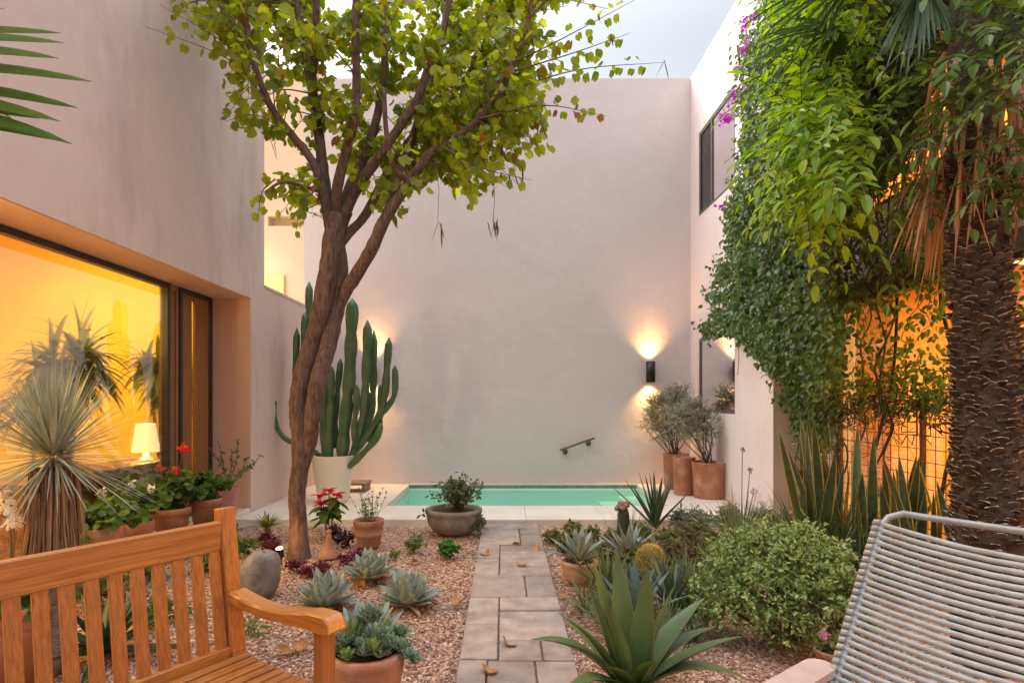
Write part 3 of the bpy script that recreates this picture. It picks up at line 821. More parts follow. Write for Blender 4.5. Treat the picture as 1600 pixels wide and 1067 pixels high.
# ================================================================== ORCHID TREE (many-stemmed)
M_bark = mat('tree_bark', (.065,.036,.026), (.20,.12,.085), 34, .9, bump=1.0, bscale=42, stretch=(1,1,.32), c3=(.15,.10,.08), s3=5, detail=8)
M_twig = mat('twig', (.12,.075,.05), (.18,.12,.085), 20, .8)
M_tleaf = leafm('tree_leaf', [(.12,.175,.016),(.17,.23,.022),(.23,.29,.028),(.30,.33,.036),(.18,.24,.022)], .55, .42)
M_tyel = leafm('tree_leaf_yellow', [(.22,.19,.02),(.27,.17,.03),(.20,.09,.03)], .4, .5)
M_pod = leafm('seed_pod', [(.10,.045,.025),(.16,.07,.035),(.075,.035,.02)], .0, .6)
TD = 5.02
tree = thing('orchid_tree', 'tall many stemmed tree with round two lobed leaves and twisting trunk', 'tree', ground(467,TD))
def tp(px,py,d): return at(px,py,d)
def smooth(pts, rad, n=5):
    """Catmull-Rom through the control points"""
    P=[Vector(p) for p in pts]; P=[P[0]*2-P[1]]+P+[P[-1]*2-P[-2]]; out=[]; ro=[]
    for i in range(1,len(P)-2):
        for k in range(n):
            t=k/n; a,b,c,d=P[i-1],P[i],P[i+1],P[i+2]
            out.append(.5*((2*b)+(c-a)*t+(2*a-5*b+4*c-d)*t*t+(3*b-a-3*c+d)*t**3)); ro.append(rad[i-1]*(1-t)+rad[i]*t)
    out.append(P[-2]); ro.append(rad[-1]); return out, ro
branches = []
def stem(ctrl, mb, n=9, keep=True):
    pts=[tp(x,y,d) for x,y,r,d in ctrl]; rad=[r*.80/F*d for x,y,r,d in ctrl]
    p,r = smooth(pts,rad); mb.tube(p,r,n,wob=.07)
    if keep: branches.extend([(q,rr) for q,rr in zip(p,r)])
tm = MB()
g0 = 626+1215/TD
stem([(467,g0+6,25,TD),(467,g0-16,19,TD),(466,810,16.5,TD),(464,770,16,TD),(470,725,17.5,TD),(470,680,18.5,TD),(466,630,17.5,TD),(474,580,17,TD),(489,535,17.5,TD),(503,480,18.5,TD-.03),(513,425,19,TD-.05),(521,375,20,TD-.05),(528,335,17,TD-.05)], tm, 14, False)
stem([(474,740,8,TD+.03),(484,690,14,TD-.02),(489,645,15,TD-.08),(496,600,16,TD-.09),(507,560,16,TD-.03),(518,515,17,TD+.03),(527,470,17,TD+.05),(530,420,17,TD+.03),(526,370,16,TD),(540,330,14,TD+.03)], tm, 12, False)
# right-hand leader leaving the trunk low down
stem([(518,515,11,TD+.02),(536,462,13.5,TD+.02),(560,425,13,TD-.05),(584,382,12.5,TD-.15),(603,340,11.5,TD-.2),(640,285,9.5,TD-.25),(676,238,8.5,TD-.3),(728,205,7.5,TD-.35),(768,160,6.5,TD-.4),(800,100,5.5,TD-.45),(822,45,4.5,TD-.5),(838,-40,3.5,TD-.5)], tm)
stem([(603,340,8,TD-.2),(622,280,8.5,TD-.05),(645,215,8,TD+.1),(668,140,7,TD+.2),(690,60,6,TD+.3),(706,-40,5,TD+.4)], tm)
stem([(516,360,10,TD),(505,300,10,TD-.1),(488,252,8,TD-.15),(455,210,7.5,TD-.2),(425,170,7,TD-.25),(402,115,6.5,TD-.3),(388,60,6,TD-.3),(380,0,5.5,TD-.3),(372,-80,4,TD-.3)], tm)
stem([(518,350,11,TD),(508,290,11,TD),(500,220,10,TD+.05),(491,160,9.5,TD+.08),(486,128,9.5,TD+.1),(476,70,8,TD+.15),(466,10,7,TD+.2),(458,-80,5,TD+.25)], tm)
stem([(487,132,8,TD+.1),(492,80,8,TD+.02),(494,20,7,TD-.05),(498,-90,5,TD-.1)], tm)
stem([(524,350,11,TD),(527,295,10.5,TD-.1),(540,240,9.5,TD-.2),(553,190,8.5,TD-.3),(557,130,8,TD-.35),(556,60,7.5,TD-.4),(556,-80,5.5,TD-.4)], tm)
stem([(528,345,10,TD+.05),(548,290,10,TD+.15),(572,240,9,TD+.3),(590,180,8,TD+.4),(600,110,7,TD+.5),(604,20,6,TD+.55),(606,-80,4.5,TD+.6)], tm)
stem([(536,340,11,TD),(560,290,11,TD-.05),(590,250,10,TD-.15),(620,205,9,TD-.2),(650,160,8,TD-.25),(668,110,7.5,TD-.25),(690,60,6.5,TD-.25),(712,-60,5,TD-.2)], tm)
stem([(530,385,9,TD),(548,362,9,TD+.06),(572,335,8.5,TD+.12),(600,280,8,TD+.2),(640,220,7,TD+.35),(690,165,6,TD+.45),(735,110,5,TD+.55),(770,40,4,TD+.6)], tm)
stem([(596,160,5,TD+.1),(602,90,5,TD),(598,10,4.5,TD),(596,-60,4,TD)], tm)
stem([(640,285,5.5,TD-.25),(616,262,5,TD-.35),(604,210,5,TD-.45),(600,140,4.5,TD-.5)], tm)
stem([(500,300,4,TD-.1),(470,290,3.5,TD-.3),(440,285,3,TD-.45),(415,300,2.2,TD-.5)], tm)
tm.build('trunk', M_bark, tree)
bpts = np.array([list(b[0]) for b in branches]); brad = np.array([b[1] for b in branches])

tw = MB(); leafpos=[]; leafdir=[]; leafn=[]; leafs=[]; pods=[]
def spray(end, n_leaf, start=None, droop=.12, first=.3, size=(.042,.092), sub=True):
    """a twig from the nearest limb out to `end`, leaves hung along it"""
    end = Vector(end)
    if start is None:
        dd = np.linalg.norm(bpts-np.array(end)+np.array([0,0,.15]),axis=1)+rng.uniform(0,.35,len(bpts)); i = int(dd.argmin()); start = Vector(bpts[i])
    L_ = (end-start).length
    mid = start.lerp(end,.5)+Vector((random.uniform(-.06,.06)*L_,random.uniform(-.1,.1)*L_,.10*L_))
    pts,_ = smooth([start,mid,end],[1,1,1],5)
    r0 = min(.009,.003+.004*L_)
    tw.tube(pts,[r0*(1-.75*k/(len(pts)-1)) for k in range(len(pts))],5)
    for k in range(n_leaf):
        t = first+(1-first)*(k+random.random())/n_leaf; f = t*(len(pts)-1); i = min(int(f),len(pts)-2)
        p = pts[i].lerp(pts[i+1], f-i); along=(pts[i+1]-pts[i]).normalized()
        side = Vector((random.gauss(0,1),random.gauss(0,1),random.gauss(0,.5))).normalized()
        st = p+side*random.uniform(.02,.07)+UP*random.uniform(-.03,.02)
        tw.tube([p,p.lerp(st,.5)+UP*.006,st],.0011,3,cap=False)
        leafpos.append(st); d = (side*.7+along*.35+UP*random.uniform(-1.1,.1)); leafdir.append(d)
        nn = Vector((random.gauss(0,.8),random.gauss(-.25,.8),random.gauss(.5,.6))); leafn.append(nn); leafs.append(random.uniform(*size))
zones = [([(300,-60),(900,-60),(900,30),(820,60),(330,60)],150,12),
         ([(250,5),(400,5),(420,80),(330,60),(250,45)],34,8),
         ([(340,60),(500,40),(500,230),(440,215),(350,190)],54,9),
         ([(480,30),(760,30),(760,230),(640,260),(520,250)],118,12),
         ([(640,60),(850,40),(870,120),(820,240),(700,300)],95,12),
         ([(540,240),(660,220),(670,330),(610,345),(545,320)],30,8),
         ([(420,262),(500,262),(500,300),(470,350),(430,340),(400,310)],12,7),
         ([(660,250),(760,230),(720,300),(670,300)],10,7),
         ([(640,-100),(980,-100),(960,20),(880,30),(800,20)],60,8),
         ([(700,200),(870,185),(840,280),(765,320),(690,300)],44,10),
         ([(820,60),(905,50),(900,110),(860,150)],9,5)]
for poly, n, nl in zones:
    for (x,y) in in_poly(poly, n):
        spray(at(x,y,TD+.28+rng.normal(0,.42)), int(nl*random.uniform(.7,1.35)))
# the long outer twigs one can pick out against the wall and the sky
for ctrl, n in [([(425,170),(360,95),(228,42)],11),([(402,115),(340,60),(250,8)],9),([(455,210),(400,180),(352,190)],9),([(750,185),(850,165),(948,182)],13),
                ([(770,150),(900,110),(1034,98)],14),([(800,100),(880,60),(1000,-4)],11),([(790,115),(890,85),(985,52)],10),
                ([(690,228),(750,262),(830,282)],9),([(700,225),(730,270),(740,322)],9),([(430,280),(410,300),(402,345)],6),([(490,300),(470,320),(462,365)],8)]:
    d = TD-.35 if ctrl[0][0] < 640 else TD-.5
    p,_ = smooth([at(x,y,d+random.uniform(-.1,.1)) for x,y in ctrl],[1]*len(ctrl),6)
    tw.tube(p,[.0075*(1-.8*k/(len(p)-1)) for k in range(len(p))],5)
    for k in range(int(n*1.7)):
        t=.12+.84*(k+.5)/(n*1.7); f=t*(len(p)-1); i=min(int(f),len(p)-2); q=p[i].lerp(p[i+1],f-i)
        sgn = 1 if k%2 else -1
        side=Vector((random.gauss(0,.5),random.gauss(0,.5),sgn*.6-.2)).normalized()
        st=q+side*.035; leafpos.append(st); leafdir.append(side+Vector((0,0,-.5))); leafn.append(Vector((random.gauss(0,.5),-1,random.gauss(.2,.5)))); leafs.append(random.uniform(.06,.10)*(1-.35*t))
tw.build('twigs', M_twig, tree)
N_=len(leafpos); lp=np.array(leafpos); ld=np.array(leafdir); ln=np.array(leafn); s_=np.array(leafs)*1.0
isy = rng.uniform(size=N_)<.05
cr = MB()
for a_ in range(3):
    sel = (np.arange(N_)%3==a_)
    tmpl = halfleaf([(.22,-.06),(.45,.08),(.55,.35),(.5,.68),(.34,.93),(.16,.98)], .74, [.1,.35,.6][a_], [.1,.25,.4][a_])
    cr.scatter(tmpl, lp[sel], ld[sel], ln[sel], s_[sel], mat=isy[sel].astype(int))
cr.build('crown', [M_tleaf, M_tyel], tree)
def pod_bunch(p, n, L_):
    m = MB(); p=Vector(p)
    for k in range(n):
        q = p+Vector((random.gauss(0,.025),random.gauss(0,.025),random.uniform(-.03,.02)))
        blade(m, q, Vector((random.gauss(0,.2),random.gauss(0,.2),-1)), L_*random.uniform(.7,1.2), .014, .0, 4, .1, .004, lambda t: math.sin(math.pi*min(1,.12+t*.88))**.5 if t<1 else .1)
    m.build('seed_pods', M_pod, tree)
for x,y,top,n,L_ in [(684,345,250,3,.17),(771,345,262,9,.13),(803,262,225,4,.17),(786,225,190,3,.15),(1032,98,98,2,.16),(845,190,172,3,.12),(430,225,205,2,.14),(960,58,58,2,.08)]:
    m=MB()
    if top!=y:
        spray(at(x,top,TD-.4),1)
        m.tube([at(x-3,top,TD-.4),at(x+2,(top+y)/2,TD-.4),at(x,y,TD-.4)],.0025,4); m.build('twigs',M_twig,tree)
    pod_bunch(at(x,y,TD-.4 if x<900 else TD-.5),n,L_)

# ================================================================== FAN PALM
M_ptrunk = mat('palm_trunk', (.06,.042,.032), (.12,.085,.065), 24, .95, bump=1.0, bscale=40)
M_pstub = leafm('palm_stub', [(.065,.043,.031),(.10,.068,.050),(.15,.105,.078),(.08,.055,.042)], 0, .85)
M_dead = leafm('dead_frond', [(.42,.24,.12),(.54,.34,.18),(.64,.44,.27),(.30,.16,.08)], .25, .75)
M_pleaf = leafm('palm_leaf', [(.025,.05,.015),(.04,.075,.02),(.055,.09,.03)], .2, .4)
PD = 3.0
palm = thing('fan_palm', 'shaggy fan palm with rough brown trunk and hanging skirt of dead fronds', 'palm', ground(1553,PD))
ctrl=[(1548,1040,52),(1547,900,50),(1546,780,48),(1544,640,45),(1538,520,40),(1530,430,36),(1527,330,33),(1524,200,34),(1522,60,36),(1522,-60,34)]
pp,pr = smooth([at(x,y,PD) for x,y,r in ctrl],[r/F*PD*.93 for x,y,r in ctrl],6)
m=MB(); m.tube(pp,pr,22,wob=.05); m.build('trunk',M_ptrunk,palm)
sp=MB(); ps=[];yd=[];nm=[];ss=[];rad_=[]
zz=.1; k=0
while zz<2.62:
    zz+=.00155; k+=1
    i=min(range(len(pp)-1),key=lambda q:abs(pp[q].z-zz)); c=pp[i]+(pp[i+1]-pp[i])*((zz-pp[i].z)/max(1e-6,(pp[i+1].z-pp[i].z))); r=pr[i]
    a=k*2.39996+random.gauss(0,.2); o=Vector((math.cos(a),math.sin(a),0)); tg=Vector((-o.y,o.x,0))
    ps.append(c+o*r*.93); yd.append(o*random.uniform(.75,1.2)+UP*random.uniform(.15,.6)+tg*random.gauss(0,.55)); nm.append(UP+o*-.3+tg*random.gauss(0,.25)); ss.append(random.choice((random.uniform(.026,.046),random.uniform(.036,.064))))
ss=np.array(ss)
BOOT=([(-.55,0,-.12),(.55,0,-.12),(.45,.75,0),(.15,1,.10),(-.2,.95,.12),(-.5,.7,.02),(-.45,0,.22),(.45,0,.22),(.38,.72,.13),(-.4,.68,.15)],[(0,5,4,3,2,1),(6,7,8,3,4,9),(0,6,9,5),(1,2,8,7)])
TIP=([(-.50,.66,.03),(-.42,.66,.16),(-.2,.99,.13),(.15,1.03,.11),(.40,.70,.14),(.47,.74,.01),(.16,1.0,.07),(-.2,.95,.09)],[(0,1,2,7),(7,2,3,6),(6,3,4,5)])
sp.scatter(BOOT,ps,yd,nm,ss,sx=ss*rng.uniform(.7,1.1,len(ss)))
sel=rng.uniform(size=len(ss))<.8
sp.scatter(TIP,np.array(ps)[sel],np.array(yd)[sel],np.array(nm)[sel],ss[sel]*1.02,mat=1,sx=ss[sel]*.95)
# a few torn, paler fibres
for k in range(150):
    f=random.random()*(len(pp)-8); i=int(f); c=pp[i]; r=pr[i]; a=random.uniform(0,6.28); o=Vector((math.cos(a),math.sin(a),0))
    if c.z<.2 or c.z>2.5: continue
    blade(sp,c+o*r,o*.8+Vector((-o.y,o.x,0))*random.gauss(0,.6)+UP*random.uniform(-.2,.6),random.uniform(.05,.13),.010,random.uniform(.4,1.6),4,.2)
sp.build('leaf_stubs',[M_pstub,leafm('stub_torn_edge',[(.34,.22,.16),(.52,.38,.29),(.62,.49,.39),(.24,.14,.10)],0,.85)],palm)
def fan_frond(base, dirn, plen, flen, nseg, spread, droop, mat_, name, pet_mat, w=.032, hang=False):
    m=MB(); d=Vector(dirn).normalized(); tip=Vector(base)+d*plen
    mid=Vector(base).lerp(tip,.5)+UP*plen*.06
    m.tube([base,mid,tip],[.016,.013,.010],6,mat=1)
    s=d.cross(UP); s = s.normalized() if s.length>.1 else Vector((1,0,0)); nn=s.cross(d).normalized()
    for k in range(nseg):
        a=R(-spread/2+spread*k/(nseg-1)); dd=(d*math.cos(a)+s*math.sin(a)+nn*random.uniform(-.06,.12)).normalized()
        blade(m,tip-d*.01,dd,flen*random.uniform(.85,1.08)*(1-.25*abs(a)/R(spread/2)),w*random.uniform(.8,1.1),droop*random.uniform(.7,1.4),6,.35,0,lambda t: min(1,.35+t*2.2)*(1-t)**.55+.02)
    m.build(name,[mat_,pet_mat],palm)
ctop = pp[-1]
for k in range(25):       # the dead skirt hanging round the top of the trunk
    a=k*2.399+.4; o=Vector((math.cos(a),math.sin(a),0)); z=2.68+.50*((k*7)%25)/25
    base=Vector((2.47,3.0,z))+o*.13
    m=MB(); d=(o*.16-UP).normalized(); pet=base+d*random.uniform(.12,.28)+o*.05
    m.tube([base+UP*.06,base+o*.05,pet],[.016,.014,.010],6)
    for j in range(9):
        dd=(d*1.3+Vector((random.gauss(0,.16),random.gauss(0,.16),random.gauss(0,.1)))).normalized()
        blade(m,pet,dd,random.uniform(.30,.58),random.uniform(.012,.026),random.uniform(.1,.5),6,.35,0,lambda t: min(1,.4+t*2.2)*(1-t)**.5+.03,twist=random.uniform(-1.6,1.6))
    m.build('dead_frond',M_dead,palm)
for k in range(18):
    a=k*2.399; e=R(14+60*((k*5)%18)/18); o=Vector((math.cos(a)*math.cos(e),math.sin(a)*math.cos(e),math.sin(e)))
    fan_frond(Vector((2.45,3.0,3.15+.02*k)),o,random.uniform(.5,.85),random.uniform(.55,.75),26,190,random.uniform(.35,.9),M_pleaf,'frond',M_pleaf)
# the two half-closed fronds folded down beside the crown
for x0,y0,x1,y1 in [(1450,-60,1432,20),(1560,-30,1600,60)]:
    b=at(x0,y0,2.75); t=at(x1,y1,2.6); fan_frond(b,(t-b),(t-b).length*.4,.62,18,46,.35,M_pleaf,'frond',M_pleaf,.026)
# ================================================================== VINES ON THE RIGHT
M_ivy = leafm('dark_vine_leaf', [(.03,.065,.014),(.05,.10,.02),(.08,.14,.03),(.12,.18,.045),(.045,.085,.02)], .35, .38)
M_brt = leafm('bright_vine_leaf', [(.10,.22,.014),(.16,.30,.02),(.23,.37,.026),(.32,.43,.034),(.08,.18,.016)], .45, .4)
M_low = leafm('tangle_leaf', [(.05,.10,.018),(.085,.15,.026),(.13,.21,.036),(.06,.12,.024)], .35, .45)
M_vstem = mat('vine_stem', (.05,.03,.02), (.09,.058,.04), 18, .85, bump=.5)
M_bou = leafm('bougainvillea_bract', [(.36,.035,.34),(.45,.06,.46),(.30,.025,.27)], .4, .55)
def curtain(poly, nclump, per, X0, X1, sig, tmpl, smin, smax, out=(-.8,-.5,.3), down=.9):
    """leaves hung in clumps between two upright planes x = X0..X1"""
    c = in_poly(poly, nclump); P=[]
    for (px,py) in c:
        X = rng.uniform(X0,X1); d = X*F/(px-VX); P.append(at(px,py,d))
    C = np.repeat(np.array(P), per, 0); n=len(C)
    pos = C+rng.normal(size=(n,3))*np.array([sig*.8,sig,sig])
    yd = rng.normal(size=(n,3))*.55+np.array([out[0]*.5,out[1]*.5,-down])
    nm = rng.normal(size=(n,3))*.5+np.array(out)
    return np.array(P), pos, yd, nm, rng.uniform(smin,smax,n)
# dark small-leaved climber on the wall
ivy = thing('climbing_vine', 'dense dark green small leaved climber cloaking the right house wall', 'vine', (2.85,5.6,0))
polyA=[(1205,-40),(1330,-60),(1460,-60),(1450,120),(1400,250),(1330,330),(1300,420),(1310,560),(1285,600),(1245,570),(1215,590),(1168,540),(1150,522),(1118,518),(1098,524),(1090,516),(1122,490),(1108,470),(1128,400),(1140,340),(1160,250),(1165,160),(1150,110),(1180,40)]
m=MB()
Pc,a_,b_,c_,s_ = curtain(polyA, 1500, 22, 2.36, 2.95, .056, L_IVY, .03,.062)
m.scatter(L_IVY,a_,b_,c_,s_)
Pc2,a_,b_,c_,s_ = curtain([(1230,20),(1330,20),(1320,520),(1240,560),(1190,540),(1150,420),(1180,250)],260,16,2.75,2.95,.06,L_OVAL,.04,.07); m.scatter(L_OVAL,a_,b_,c_,s_)
Pc3,a_,b_,c_,s_ = curtain([(1205,570),(1300,560),(1300,690),(1262,740),(1245,660),(1212,620)],150,13,2.95,3.15,.055,L_OVAL,.035,.065); m.scatter(L_OVAL,a_,b_,c_,s_)
Pc4,a_,b_,c_,s_ = curtain([(1096,512),(1130,488),(1190,500),(1200,545),(1165,530),(1130,516),(1100,526)],30,13,2.45,2.85,.05,L_OVAL,.04,.075); m.scatter(L_OVAL,a_,b_,c_,s_)
m.build('foliage',M_ivy,ivy)
m=MB()
for k in range(46):
    i=rng.integers(len(Pc)); p=Vector(Pc[i]); pts=[p]; L_=random.uniform(.6,1.6)
    for j in range(1,8): pts.append(p+Vector((random.gauss(0,.03),random.gauss(0,.04),-L_*j/7)))
    if pts[-1].z>1.3: m.tube(pts,.004,5)
for k in range(6):
    x=3.12+random.uniform(-.1,.12); y=5.2+random.uniform(-.6,.9); pts=[Vector((x+random.gauss(0,.04),y+random.gauss(0,.05),z)) for z in np.linspace(0,3.0,14)]
    pts,_=smooth(pts,[1]*14,3); m.tube(pts,[.010*(1-.5*i/len(pts)) for i in range(len(pts))],6)
m.build('stem',M_vstem,ivy)
# bright pinnate vine spilling forward
bv = thing('trumpet_vine', 'bright yellow green feathery vine spilling from the roof beside the palm', 'vine', (2.5,4.4,0))
m=MB(); st=MB()
def pinnate(base, dirn, L_, n, ls, mb, tmpl=L_OVAL):
    p=Vector(base); d=Vector(dirn).normalized(); pts=[p.copy()]; D=[]
    for k in range(n+1):
        d=(d-UP*.9/n).normalized(); p=p+d*(L_/n); pts.append(p.copy()); D.append(d.copy())
    st.tube(pts,.0022,4,cap=False)
    P_=[];Y_=[];N_=[];S_=[]
    for k in range(1,n+1):
        s=D[k-1].cross(UP); s=s.normalized() if s.length>.05 else Vector((1,0,0)); nn=s.cross(D[k-1])
        for sg in (-1,1):
            P_.append(pts[k]); Y_.append(s*sg*.9+D[k-1]*.55+Vector((random.gauss(0,.12),random.gauss(0,.12),random.gauss(-.15,.12)))); N_.append(nn+Vector((random.gauss(0,.25),random.gauss(0,.25),.2))); S_.append(ls*random.uniform(.75,1.15)*(1-.25*k/n))
    P_.append(pts[-1]);Y_.append(D[-1]);N_.append(UP);S_.append(ls)
    mb.scatter(tmpl,P_,Y_,N_,S_,sx=np.array(S_)*.72)
polyB=[(1215,-40),(1390,-60),(1370,80),(1350,160),(1335,240),(1325,330),(1300,395),(1240,375),(1222,300),(1240,220),(1205,190),(1230,120),(1205,60)]
for (x,y) in in_poly(polyB,400):
    X=rng.uniform(1.95,2.55); d=X*F/(x-VX)
    pinnate(at(x,y,d)+UP*.1,Vector((rng.normal(-.35,.5),rng.normal(-.6,.5),rng.normal(.0,.35))),random.uniform(.2,.42),random.randint(3,6),random.uniform(.06,.10),m)
for (x,y) in in_poly([(1225,190),(1330,190),(1325,330),(1300,390),(1240,380),(1222,300)],95):
    X=rng.uniform(1.75,2.1); d=X*F/(x-VX)
    pinnate(at(x,y,d)+UP*.1,Vector((rng.normal(-.5,.4),rng.normal(-.5,.4),rng.normal(.0,.3))),random.uniform(.22,.4),random.randint(3,5),random.uniform(.08,.125),m)
m.build('foliage',M_brt,bv)
for k in range(16):
    x=random.uniform(1225,1420); X=random.uniform(2.2,2.7); p0=at(x,-50,X*F/(x-VX)); dx_=random.gauss(0,.03); pts=[p0+Vector((dx_*j+random.gauss(0,.015),random.gauss(0,.03),-.2*j)) for j in range(9)]
    pts,_=smooth(pts,[1]*9,3); st.tube(pts,.006,5)
# its woody stem climbs the house wall from the bed
pts,_=smooth([Vector((3.05,4.9,0)),Vector((3.1,4.85,.8)),Vector((3.18,4.7,1.6)),Vector((3.15,4.6,2.5)),Vector((3.05,4.4,3.4)),Vector((2.7,4.1,4.1))],[1]*6,5); st.tube(pts,[.017*(1-.6*i/len(pts)) for i in range(len(pts))],8)
st.build('stem',M_vstem,bv)
# thin mixed creeper round the palm and over the lintel
cv = thing('creeper', 'loose green creeper trailing across the lintel and round the palm trunk', 'vine', (3.1,4.0,0))
m=MB(); st=MB()
for poly,n,X0,X1 in [([(1430,-60),(1660,-60),(1660,170),(1530,190),(1450,150)],105,1.95,2.4),([(1340,40),(1460,-20),(1450,150),(1420,240),(1345,250)],95,2.3,2.75),([(1330,330),(1480,300),(1500,420),(1420,450),(1330,470),(1290,430)],85,2.85,3.2),([(1420,160),(1530,120),(1600,160),(1600,260),(1500,250),(1440,290),(1400,330),(1370,300)],44,2.1,2.6),
                     ([(1440,230),(1530,220),(1530,320),(1480,340),(1420,330)],14,2.2,2.6),([(1560,180),(1640,160),(1640,330),(1590,330)],26,2.35,2.7),([(1330,300),(1450,250),(1470,400),(1350,420)],34,2.7,3.1)]:
    for (x,y) in in_poly(poly,n):
        X=rng.uniform(X0,X1); d=X*F/(x-VX)
        pinnate(at(x,y,d),Vector((rng.normal(-.3,.6),rng.normal(-.5,.6),rng.normal(0,.4))),random.uniform(.15,.3),random.randint(2,4),random.uniform(.06,.1),m)
Pc,a_,b_,c_,s_=curtain([(1270,430),(1490,400),(1490,470),(1480,600),(1330,600),(1260,560)],85,9,3.0,3.24,.07,L_OVAL,.035,.07); m.scatter(L_OVAL,a_,b_,c_,s_)
Pc,a_,b_,c_,s_=curtain([(1575,400),(1680,380),(1690,560),(1590,560)],30,9,2.9,3.24,.07,L_OVAL,.035,.07); m.scatter(L_OVAL,a_,b_,c_,s_)
Pc,a_,b_,c_,s_=curtain([(1250,590),(1500,590),(1490,640),(1255,650)],46,9,3.02,3.2,.05,L_OVAL,.03,.06); m.scatter(L_OVAL,a_,b_,c_,s_)
m.build('foliage',M_low,cv)
for k in range(120):
    y=random.uniform(3.3,5.6); pts=[Vector((3.17+random.gauss(0,.03),y,1.32+random.gauss(0,.05)))]
    for j in range(10): pts.append(pts[-1]+Vector((random.gauss(0,.02),random.gauss(0,.09),random.gauss(.0,.05))))
    st.tube(pts,.004,4)
for k in range(22):
    y=random.uniform(3.3,5.8); z=random.uniform(1.3,2.4); pts=[Vector((3.16+random.gauss(0,.03),y,z))]
    for j in range(9): pts.append(pts[-1]+Vector((random.gauss(0,.02),random.gauss(0,.05),-.1*random.random())))
    st.tube(pts,.003,4)
pts,_=smooth([Vector((3.1,4.1,0)),Vector((3.16,4.15,.7)),Vector((3.17,4.0,1.35)),Vector((3.18,4.2,2.2)),Vector((3.15,3.9,2.6))],[1]*5,5); st.tube(pts,.013,7)
st.build('stem',M_vstem,cv)
# bougainvillea at the outer edge
bg_ = thing('bougainvillea', 'purple flowering bougainvillea at the upper edge of the wall climber', 'vine', (2.8,6.9,0))
m=MB(); st=MB()
for poly,n in [([(1150,70),(1215,20),(1240,60),(1200,120),(1160,110)],30),([(1145,130),(1190,130),(1190,210),(1160,240)],18),([(1135,290),(1165,260),(1165,360),(1140,380)],12)]:
    Pc,a_,b_,c_,s_=curtain(poly,n,11,2.55,2.85,.06,L_OVAL,.04,.075); m.scatter(L_OVAL,a_,b_,c_,s_)
m.build('foliage',M_brt if False else leafm('bougainvillea_leaf',[(.05,.10,.015),(.08,.14,.02),(.11,.17,.03)],.35,.45),bg_)
for (x,y,n) in [(1166,36,16),(1180,28,9),(1170,70,11),(1164,78,8),(1159,106,13),(1150,152,20),(1157,143,11),(1131,186,20),(1137,180,9),(1128,323,7),(1197,48,7)]:
    X=2.66; p=at(x,y,X*F/(x-VX)); f=MB()
    c=np.array(p)+rng.normal(size=(n*2,3))*[.03,.05,.035]; f.scatter(L_ROUND,c,rand_dirs(n*2),rand_dirs(n*2)+[-.4,-.6,.2],rng.uniform(.028,.045,n*2)); f.build('flowers',M_bou,bg_)
    q=p; st.tube([p,p+Vector((.12,-.1,.02)),p+Vector((.25,-.3,-.15))],.004,4)
pts,_=smooth([Vector((3.14,6.08,0)),Vector((3.12,6.1,1.6)),Vector((2.88,6.3,3.0)),Vector((2.84,6.7,4.6)),Vector((2.8,6.9,5.6))],[1]*5,5); st.tube(pts,.014,7)
st.build('stem',M_vstem,bg_)
# wire trellis in front of the lit window
tr = thing('trellis', 'rusty wire grid trellis before the orange lit window', 'trellis', (3.2,4.6,0))
M_rust = mat('rusty_wire',(.12,.05,.025),(.18,.08,.04),30,.8)
m=MB()
for k in range(30): y=3.0+.1*k; m.tube([(3.225,y,0),(3.225,y,1.40)],.0035,5)
m.build('wires',M_rust,tr); m=MB()
for k in range(13): z=.18+.1*k; m.tube([(3.218,2.95,z),(3.218,5.95,z)],.0035,5)
m.build('wires',M_rust,tr); m=MB()
for y in (2.95,4.45,5.95):
    m=MB(); m.bar((3.235,y,0),(3.235,y,1.43),.03,.03,(1,0,0),0,.003); m.build('post',M_rust,tr)
